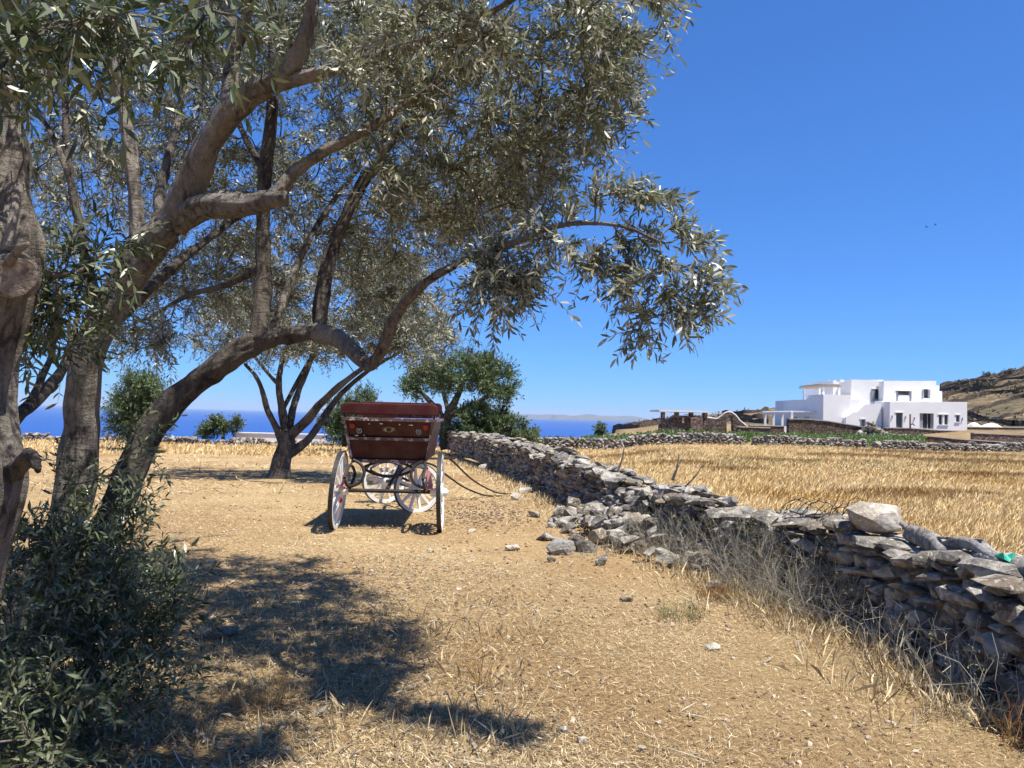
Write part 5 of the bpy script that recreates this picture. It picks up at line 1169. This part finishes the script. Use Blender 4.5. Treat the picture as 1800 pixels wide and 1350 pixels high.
# shaded foreground tufts
Y_ = rng.uniform(3.2, 6.5, 260); X_ = rng.uniform(-.5, .05, 260) * Y_
tufts(X_, Y_, 8, (.05, .16), (.0022, .004), .0, 'straw', 'dry_grass', 'sparse dry tufts in the shade of the leaning olive', 'grass', .05, (0, .7))
# the golden field beyond the wall
PATCH = [(ex(x, Yd), Yd, w, d_) for x, Yd, w, d_ in ((1570, 16.5, 1.2, 1.0), (1640, 17.5, 1.3, .8), (1205, 27, 1.1, 1.0), (1290, 24, 1.0, .6), (1735, 33, 3, 1.5), (1500, 36, 2.4, 1.2), (1760, 24, 1.8, .9), (1640, 42, 4, 1.5), (1380, 30, 1.6, .9), (1100, 36, 1.8, .8))]
def in_patch(x, y):
    k = np.zeros(len(x), bool)
    for cx, cy, w, d_ in PATCH: k |= ((x - cx) / w) ** 2 + ((y - cy) / d_) ** 2 + .8 * (fbm(x * 1.3, y * 1.3) - .5) < 1
    return k
n = 39000; u = rng.random(n); Y_ = 4.2 * (50 / 4.2) ** u; X_ = wall_x(Y_) + .42 + rng.random(n) * (np.maximum(.76 * Y_ + 1.5 - wall_x(Y_), .5))
pn = fbm(X_ * .28 + 40, Y_ * .28, 4)
ip = in_patch(X_, Y_) & (rng.random(n) < .85); k = (pn < .66) & ~ip; tufts(X_[k], Y_[k], 6, (.10, .24), (.0035, .0065), .22, 'field_grass', 'field_grass', 'tall golden dry grass filling the field beyond the wall', 'grass', .06)
k = (pn >= .66) & ~ip; tufts(X_[k], Y_[k], 7, (.07, .17), (.004, .007), .1, 'brown_grass', 'rusty_plants', 'rust brown low plants in patches across the golden field', 'plants', .09)
pc = []
for (cx, Yd, w, d_) in PATCH:
    kk = int(420 * w * d_); a_ = rng.uniform(0, 6.28, kk); q_ = np.sqrt(rng.random(kk)) * 1.1; pc.append(np.stack([cx + w * q_ * np.cos(a_), Yd + d_ * q_ * np.sin(a_)], -1))
pc = np.vstack(pc); tufts(pc[:, 0], pc[:, 1], 8, (.08, .22), (.004, .007), .1, 'brown_grass', 'rusty_plants', 'dark brown dock clumps standing out of the golden field', 'plants', .1)
n = 1500; Y_ = rng.uniform(20, 46, n); X_ = rng.uniform(.1, .72, n) * Y_; k = (fbm(X_ * .2 + 7, Y_ * .2 + 3) > .52) & (X_ > wall_x(Y_) + .6); tufts(X_[k], Y_[k], 7, (.1, .3), (.004, .008), .1, 'green_weed', 'green_weeds', 'grey green weeds scattered in the golden field', 'plants', .12)
# pebbles
M['warm_pebble'] = simple('warm_pebbles', (.46, .38, .28), .9, var=.35, scale=9)
mb = MB()
for k in range(420):
    Yd = 3.0 * (16 / 3.0) ** rng.random(); Xd = rng.uniform(-.6, .6) * Yd
    if Xd > wall_x(Yd) - .4: continue
    v, f = ROCKS[k % 16]; e = rng.uniform(.006, .026) * (1 + Yd / 14); mb.add((v * [e * 1.3, e, e * .7]) @ rot_zyx(0, 0, rng.uniform(0, 3)).T + [Xd, Yd, gz(Xd, Yd) + e * .15], f)
o = mb.build('pebbles', M['warm_pebble']); tag(o, 'small pebbles scattered on the straw', 'pebbles', kind='stuff')

# loose stones one can point at
def loose(x, y, w, h, mat, label, k, rz=0.3, dz=.32, ratio=.7, rx=0, ry=0):
    d = cam_fwd + (x - CXP) / FPX * cam_right - (y - CYP) / FPX * cam_up; t = -EYE / d[2]; p = CAM + d * t; p[2] = gz(p[0], p[1])
    v, f = hull(20, 300 + k, p=4.0 if k % 2 else 2.8); v = (v * [w, w * ratio, h]) @ rot_zyx(rx, ry, rz).T; v[:, 2] -= v[:, 2].min() + h * .12
    return single(MB().add(v + p, f), 'stone', M[mat], label, 'stone', p)
M['grey_stone'] = stone_mat('grey_stone', (.22, .215, .205), (.36, .35, .33), (.12, .115, .11), 1.2)
loose(983, 972, .30, .20, 'grey_stone', 'angular dark grey rock lying apart at the foot of the rubble', 1, .5)
loose(901, 966, .19, .07, 'pale_stone', 'flat pale stone on the straw left of the grey rock', 2)
loose(925, 866, .42, .13, 'pale_stone', 'long white stone lying near the dark wall shadow', 3, .5, ratio=.45)
loose(905, 878, .20, .15, 'pale_stone', 'white stone under the carriage shaft tips', 4)
loose(853, 820, .40, .22, 'pale_stone', 'white stone on the ground beside the far stretch of wall', 5)
loose(829, 934, .11, .06, 'pale_stone', 'small pale stone on the scuffed patch behind the carriage', 6)
loose(757, 969, .07, .045, 'pale_stone', 'tiny white stone alone on the straw near the carriage rear', 7)
loose(1252, 1143, .105, .05, 'pale_stone', 'pale lumpy stone near the orange weed', 8)
loose(1101, 1058, .11, .035, 'stone', 'thin brown slab lying on straw between grey rock and orange weed', 9, .1, ratio=.5)
loose(990, 1290, .055, .035, 'pale_stone', 'yellowish stone just past the shade tip', 10)
loose(1023, 1306, .05, .03, 'pale_stone', 'little cream stone beside the yellowish one', 11)
loose(1128, 1322, .04, .03, 'pale_stone', 'small upright tan stone on open straw', 12)
loose(943, 1076, .06, .03, 'pale_stone', 'flat cream pebble on open straw', 13)
loose(806, 1036, .05, .03, 'pale_stone', 'white stone on open straw near the shade edge', 14)
loose(970, 985, .10, .06, 'stone', 'brown lump beside the angular grey rock', 15)
loose(560, 1262, .09, .05, 'stone', 'grey stone in the olive shade', 16)
lg = P(380, 1112, 5.25); lg[2] = gz(lg[0], lg[1]) + .035
single(MB().tube([lg + [-.13, -.03, -.01], lg, lg + [.13, .05, .012]], [.038, .045, .036], 10, .12, seed=3), 'log', M['cutwood'], 'short cut log lying in the olive shade', 'log', lg, smooth=True)

# things on the wall top
by = wall_Y(1541, -.1); bp = P(1541, 958, by); by_z = wall_h(by) + .01
v, f = hull(46, 411, p=3.0); v = v * [.43, .36, .23]; v = v @ rot_zyx(.08, .05, -.15).T; v[:, 2] -= v[:, 2].min()
single(MB().add(v + [bp[0], by, by_z], f), 'stone', M['pale_stone'], 'big pale boulder perched on top of the dry stone wall', 'stone', (bp[0], by, by_z))
def log_on_wall(pts, r, label, seed, n=6):
    q = np.array([P(p[0], p[1], wall_Y(p[0], -.06)) for p in pts]); r = [1.12 * v for v in r]; lift = max(0.0, max(wall_h(a[1]) + .12 - a[2] for a in q[:2])) ; q[:, 2] += lift; s = smooth_path(q, n); rad = np.interp(np.linspace(0, 1, len(s)), np.linspace(0, 1, len(r)), r)
    return single(MB().tube(s, rad, 11, .22, seed=seed), 'dead_branch', M['deadwood'], label, 'dead branch', tuple(s[0]), smooth=True)
log_on_wall([(1600, 938, 5.1), (1635, 950, 5.0), (1665, 972, 4.85), (1700, 985, 4.75), (1745, 990, 4.65), (1800, 1000, 4.5), (1860, 1008, 4.4)], [.05, .06, .055, .06, .05, .045, .04], 'thick gnarled grey branch lying along the wall top', 7)
log_on_wall([(1660, 958, 5.0), (1705, 957, 4.95), (1740, 975, 4.8), (1775, 1000, 4.65)], [.02, .035, .035, .03], 'curved bleached branch crossing the gnarled one', 8)
log_on_wall([(1620, 942, 4.95), (1680, 947, 4.9), (1727, 949, 4.85)], [.010, .009, .006], 'straight thin stick jutting over the golden field', 9)
log_on_wall([(1585, 955, 5.2), (1640, 992, 4.9), (1690, 1003, 4.8)], [.018, .022, .012], 'slim grey branch under the gnarled one', 10)
log_on_wall([(1085, 872, 9.0), (1093, 850, 9.05), (1095, 828, 9.1), (1084, 806, 9.1)], [.012, .010, .008, .004], 'pale forked dead stem rising from the wall near the rubble', 11)
log_on_wall([(1182, 862, 8.3), (1190, 840, 8.3), (1194, 815, 8.3)], [.016, .012, .005], 'pale upright dead stem on the wall middle', 12)
log_on_wall([(1205, 858, 8.2), (1220, 843, 8.2), (1236, 820, 8.2)], [.010, .008, .004], 'dark leaning dead stem beside the pale upright one', 13)
sc = P(1768, 1000, wall_Y(1768, -.1)); sc[2] = max(sc[2], wall_h(sc[1]) + .10); mb = MB(); pts = []
for k in range(12):
    a = 2 * math.pi * k / 12; pts.append(sc + np.array([.05 * math.cos(a) * (1 + .4 * math.sin(3 * a)), .03 * math.sin(a), .022 * math.sin(2 * a + 1) + .012 * math.cos(5 * a) + .02]))
mb.prism(pts, (.004, -.002, -.006)); single(mb, 'plastic_scrap', simple('green_plastic', (.05, .42, .27), .4, var=.2), 'crumpled green plastic scrap caught on the wall top', 'plastic scrap', sc)

# dry shrubs: many thin stems
def stems(root, n, rad, h, mat, seg=4, w=.0042, lean=(0, 0), curl=.35, branch=.6, up=1.0, name='stems'):
    c = np.array(ORG[root.name]); q = []; rn = []
    for k in range(n):
        a = rng.uniform(0, 2 * math.pi); r_ = rad * math.sqrt(rng.random()) * .55; p = c + [r_ * math.cos(a), r_ * math.sin(a), -.01]
        d = unit(np.array([math.cos(a) * .55, math.sin(a) * .55, up]) + rng.normal(size=3) * .35 + [lean[0], lean[1], 0]); L = h * rng.uniform(.45, 1.1) / seg; rv = rng.random(); ww = w * rng.uniform(.6, 1.3)
        todo = [(p, d, 0, ww)]
        while todo:
            p, d, i, wv = todo.pop()
            if i >= seg: continue
            e = p + d * L; s = unit(np.cross(d, rng.normal(size=3))) * wv * .5; s2 = unit(np.cross(d, s)) * wv * .5
            for b in (s, s2): q.append([p - b, p + b, e + b * .8, e - b * .8])
            rn += [rv, rv]
            todo.append((e, unit(d + rng.normal(size=3) * curl), i + 1, wv * .8))
            if rng.random() < branch and i > 0: todo.append((e, unit(d + rng.normal(size=3) * .8), i + 1, wv * .65))
    poly_mesh(name, np.array(q), M[mat], root, rnd=np.array(rn))
def dry_shrub(x, y, n, rad, h, label, mat='dry_stem', cat='dry shrub', name='dry_shrub', leaf=None, wy=None, **kw):
    d = cam_fwd + (x - CXP) / FPX * cam_right - (y - CYP) / FPX * cam_up; p = CAM + d * (-EYE / d[2])
    if wy: p = np.array([float(wall_x(wy)) - .50, wy, 0.0])
    p[2] = gz(p[0], p[1])
    r0_ = thing(name, label, cat, p); stems(r0_, n, rad, h, mat, **kw)
    if leaf:
        T = leaf[1]; a = rng.uniform(0, 6.28, T); rr_ = rad * np.sqrt(rng.random(T)); pp = np.stack([p[0] + rr_ * np.cos(a), p[1] + rr_ * np.sin(a), p[2] + rng.uniform(.1, .95, T) * h], -1)
        pos, dr, nm, L, W, _, _ = twig_leaves(pp, unit(rng.normal(size=(T, 3)) + [0, 0, .8]), rng.uniform(.05, .1, T), 4, .016, .3, .05)
        poly_mesh('foliage', leaf_verts(pos, dr, nm, L, W, LEAF4), M[leaf[0]], r0_, rnd=rng.random(len(pos)))
    return r0_
dry_shrub(1085, 968, 81, 0.33, 0.37, 'grey dry shrub tangled over the lower rubble', curl=.5)
dry_shrub(1155, 985, 135, 0.37, 0.60, 'pale dry shrub where rubble meets the standing wall', leaf=('green_weed', 60), wy=9.0)
dry_shrub(1225, 1000, 171, 0.40, 0.66, 'bushy grey green dry shrub before the wall, behind the orange weed', leaf=('green_weed', 150), wy=8.1)
dry_shrub(1310, 1015, 198, 0.42, 0.73, 'densest grey dry shrub against the shaded wall face', leaf=('green_weed', 200), wy=7.25)
dry_shrub(1385, 1030, 198, 0.42, 0.73, 'tall grey dry shrub below the bleached wall top', leaf=('green_weed', 160), wy=6.6)
dry_shrub(1455, 1055, 153, 0.37, 0.64, 'thin grey shrub left of the perched boulder', leaf=('green_weed', 60), wy=6.1)
dry_shrub(1570, 1150, 34, .30, .55, 'sparse bleached weed stems below the perched boulder', up=.9, w=.005, branch=.8, wy=5.2)
dry_shrub(1650, 1205, 34, .32, .55, 'spiky straw coloured weed at the wall foot below the branches', up=.8, w=.005, branch=.8, wy=4.7)
dry_shrub(1745, 1262, 40, .30, .50, 'pale brittle weed at the wall foot beside square dark stones', up=.9, w=.005, branch=.8, leaf=('green_weed', 30), wy=4.2)
dry_shrub(1010, 975, 60, .22, .14, 'flattened bundle of dead twigs behind the angular grey rock', up=.3, curl=.5)
dry_shrub(1255, 1052, 150, .20, .20, 'orange and green dry weed cushion on the straw', 'orange_weed', 'weed', 'dry_weed', w=.003)
dry_shrub(1195, 1085, 150, .30, .15, 'olive green dry weed mat beside the orange one', 'green_weed', 'weed', 'dry_weed', w=.003)
dry_shrub(960, 862, 60, .22, .40, 'red brown dry weeds in the dark gap of the wall', 'orange_weed', 'weed', 'dry_weed', w=.006)
dry_shrub(848, 1212, 16, .07, .42, 'thin dark stalks standing at the edge of olive shade', 'brown_grass', 'weed', 'dry_weed', curl=.12, w=.0035, up=1.6)
dry_shrub(455, 1250, 70, .22, .30, 'reddish dry weed clump in the olive shade', 'brown_grass', 'weed', 'dry_weed', curl=.35, w=.003)
dry_shrub(640, 1100, 10, .08, .14, 'few wiry stalks at the tip of the upper shade', 'brown_grass', 'weed', 'dry_weed', curl=.2, w=.003)
dry_shrub(1790, 1310, 40, .15, .25, 'orange straw tuft at the wall foot corner', 'orange_weed', 'weed', 'dry_weed', w=.003)
# arching dead bramble on the wall top
by2 = wall_Y(1430); r0_ = thing('bramble', 'arching bare dark bramble stems over the bleached wall top', 'bramble', (float(wall_x(by2)), by2, wall_h(by2)))
for k in range(13):
    xa = 1375 + 9 * k + rng.uniform(-8, 8); xb = xa + rng.uniform(40, 95); ya, yb2 = wall_Y(xa, -.05), wall_Y(xb, .05)
    a = P(xa, 0, ya); a[2] = wall_h(ya) + .03; e = P(xb, 0, yb2); e[2] = wall_h(yb2) + rng.uniform(.03, .12); md = (a + e) / 2 + [rng.uniform(-.05, .05), 0, rng.uniform(.08, .24)]
    s = smooth_path(np.array([a, a * .6 + md * .4 + [0, 0, rng.uniform(.02, .08)], md, e]), 6); s[1:-1] += rng.normal(size=(len(s) - 2, 3)) * .006
    MB().tube(s, np.linspace(.0042, .0018, len(s)), 5).build('stem', M['bark_dark'], r0_)

# scuffed dark earth and droppings behind the carriage
mb = MB()
for k in range(700):
    x = rng.normal(850, 45); y = rng.normal(905, 14); d = cam_fwd + (x - CXP) / FPX * cam_right - (y - CYP) / FPX * cam_up; p = CAM + d * (-EYE / d[2]); e = rng.uniform(.012, .04)
    v, f = ROCKS[k % 16]; mb.add((v * [e * 1.3, e, e * .7]) @ rot_zyx(0, 0, rng.uniform(0, 3)).T + [p[0], p[1], gz(p[0], p[1]) + e * .1], f)
o = mb.build('earth_clods', simple('dark_earth', (.13, .085, .06), .95)); tag(o, 'dark crumbled earth clods on the straw right of carriage', 'clods', kind='stuff')

# two birds in the sky
M['bird'] = simple('dark_feathers', (.03, .03, .035), .7, bmp=0)
def bird(x, y, Y, bank, label):
    c = P(x, y, Y); r0_ = thing('bird', label, 'bird', c); Rm = rot_zyx(0, bank, .6)
    s = smooth_path(np.array([(0, .12, 0, .008), (0, .09, .005, .028), (0, .02, 0, .04), (0, -.06, 0, .025), (0, -.14, 0, .012)]), 3)
    mb = MB().tube(s[:, :3] @ Rm.T + c, s[:, 3], 8)
    for q in (1, -1):
        w = np.array([(q * .02, .05, .01), (q * .14, .07, .05), (q * .28, 0, .03), (q * .13, -.02, .045), (q * .02, -.04, .01)]); mb.prism((w @ Rm.T) + c, (0, 0, .006))
    mb.build('body', M['bird'], r0_)
bird(1629, 399, 75, .1, 'small dark bird gliding level in the open sky')
bird(1644, 395, 75, -.6, 'small dark bird banking steeply in the open sky')

GROUPS = {'olive_tree': 'olive trees in the yard', 'terrace_wall': 'terrace walls on the far slopes', 'hill_shrub': 'shrubs on the terraced hill', 'shrub': 'green shrubs along the yard edge', 'field_wall': 'low field walls',
          'stone_boundary_wall': 'stone walls round the white house', 'dry_shrub': 'dry shrubs along the near wall', 'dry_weed': 'dry weeds in the yard', 'stone': 'loose stones in the yard', 'dead_branch': 'dead branches on the near wall', 'bird': 'birds in the sky', 'sand_heap': 'sand heaps by the house'}
for o in bpy.data.objects:
    if o.parent is None and 'label' in o and o.name.split('.')[0] in GROUPS: o['group'] = GROUPS[o.name.split('.')[0]]
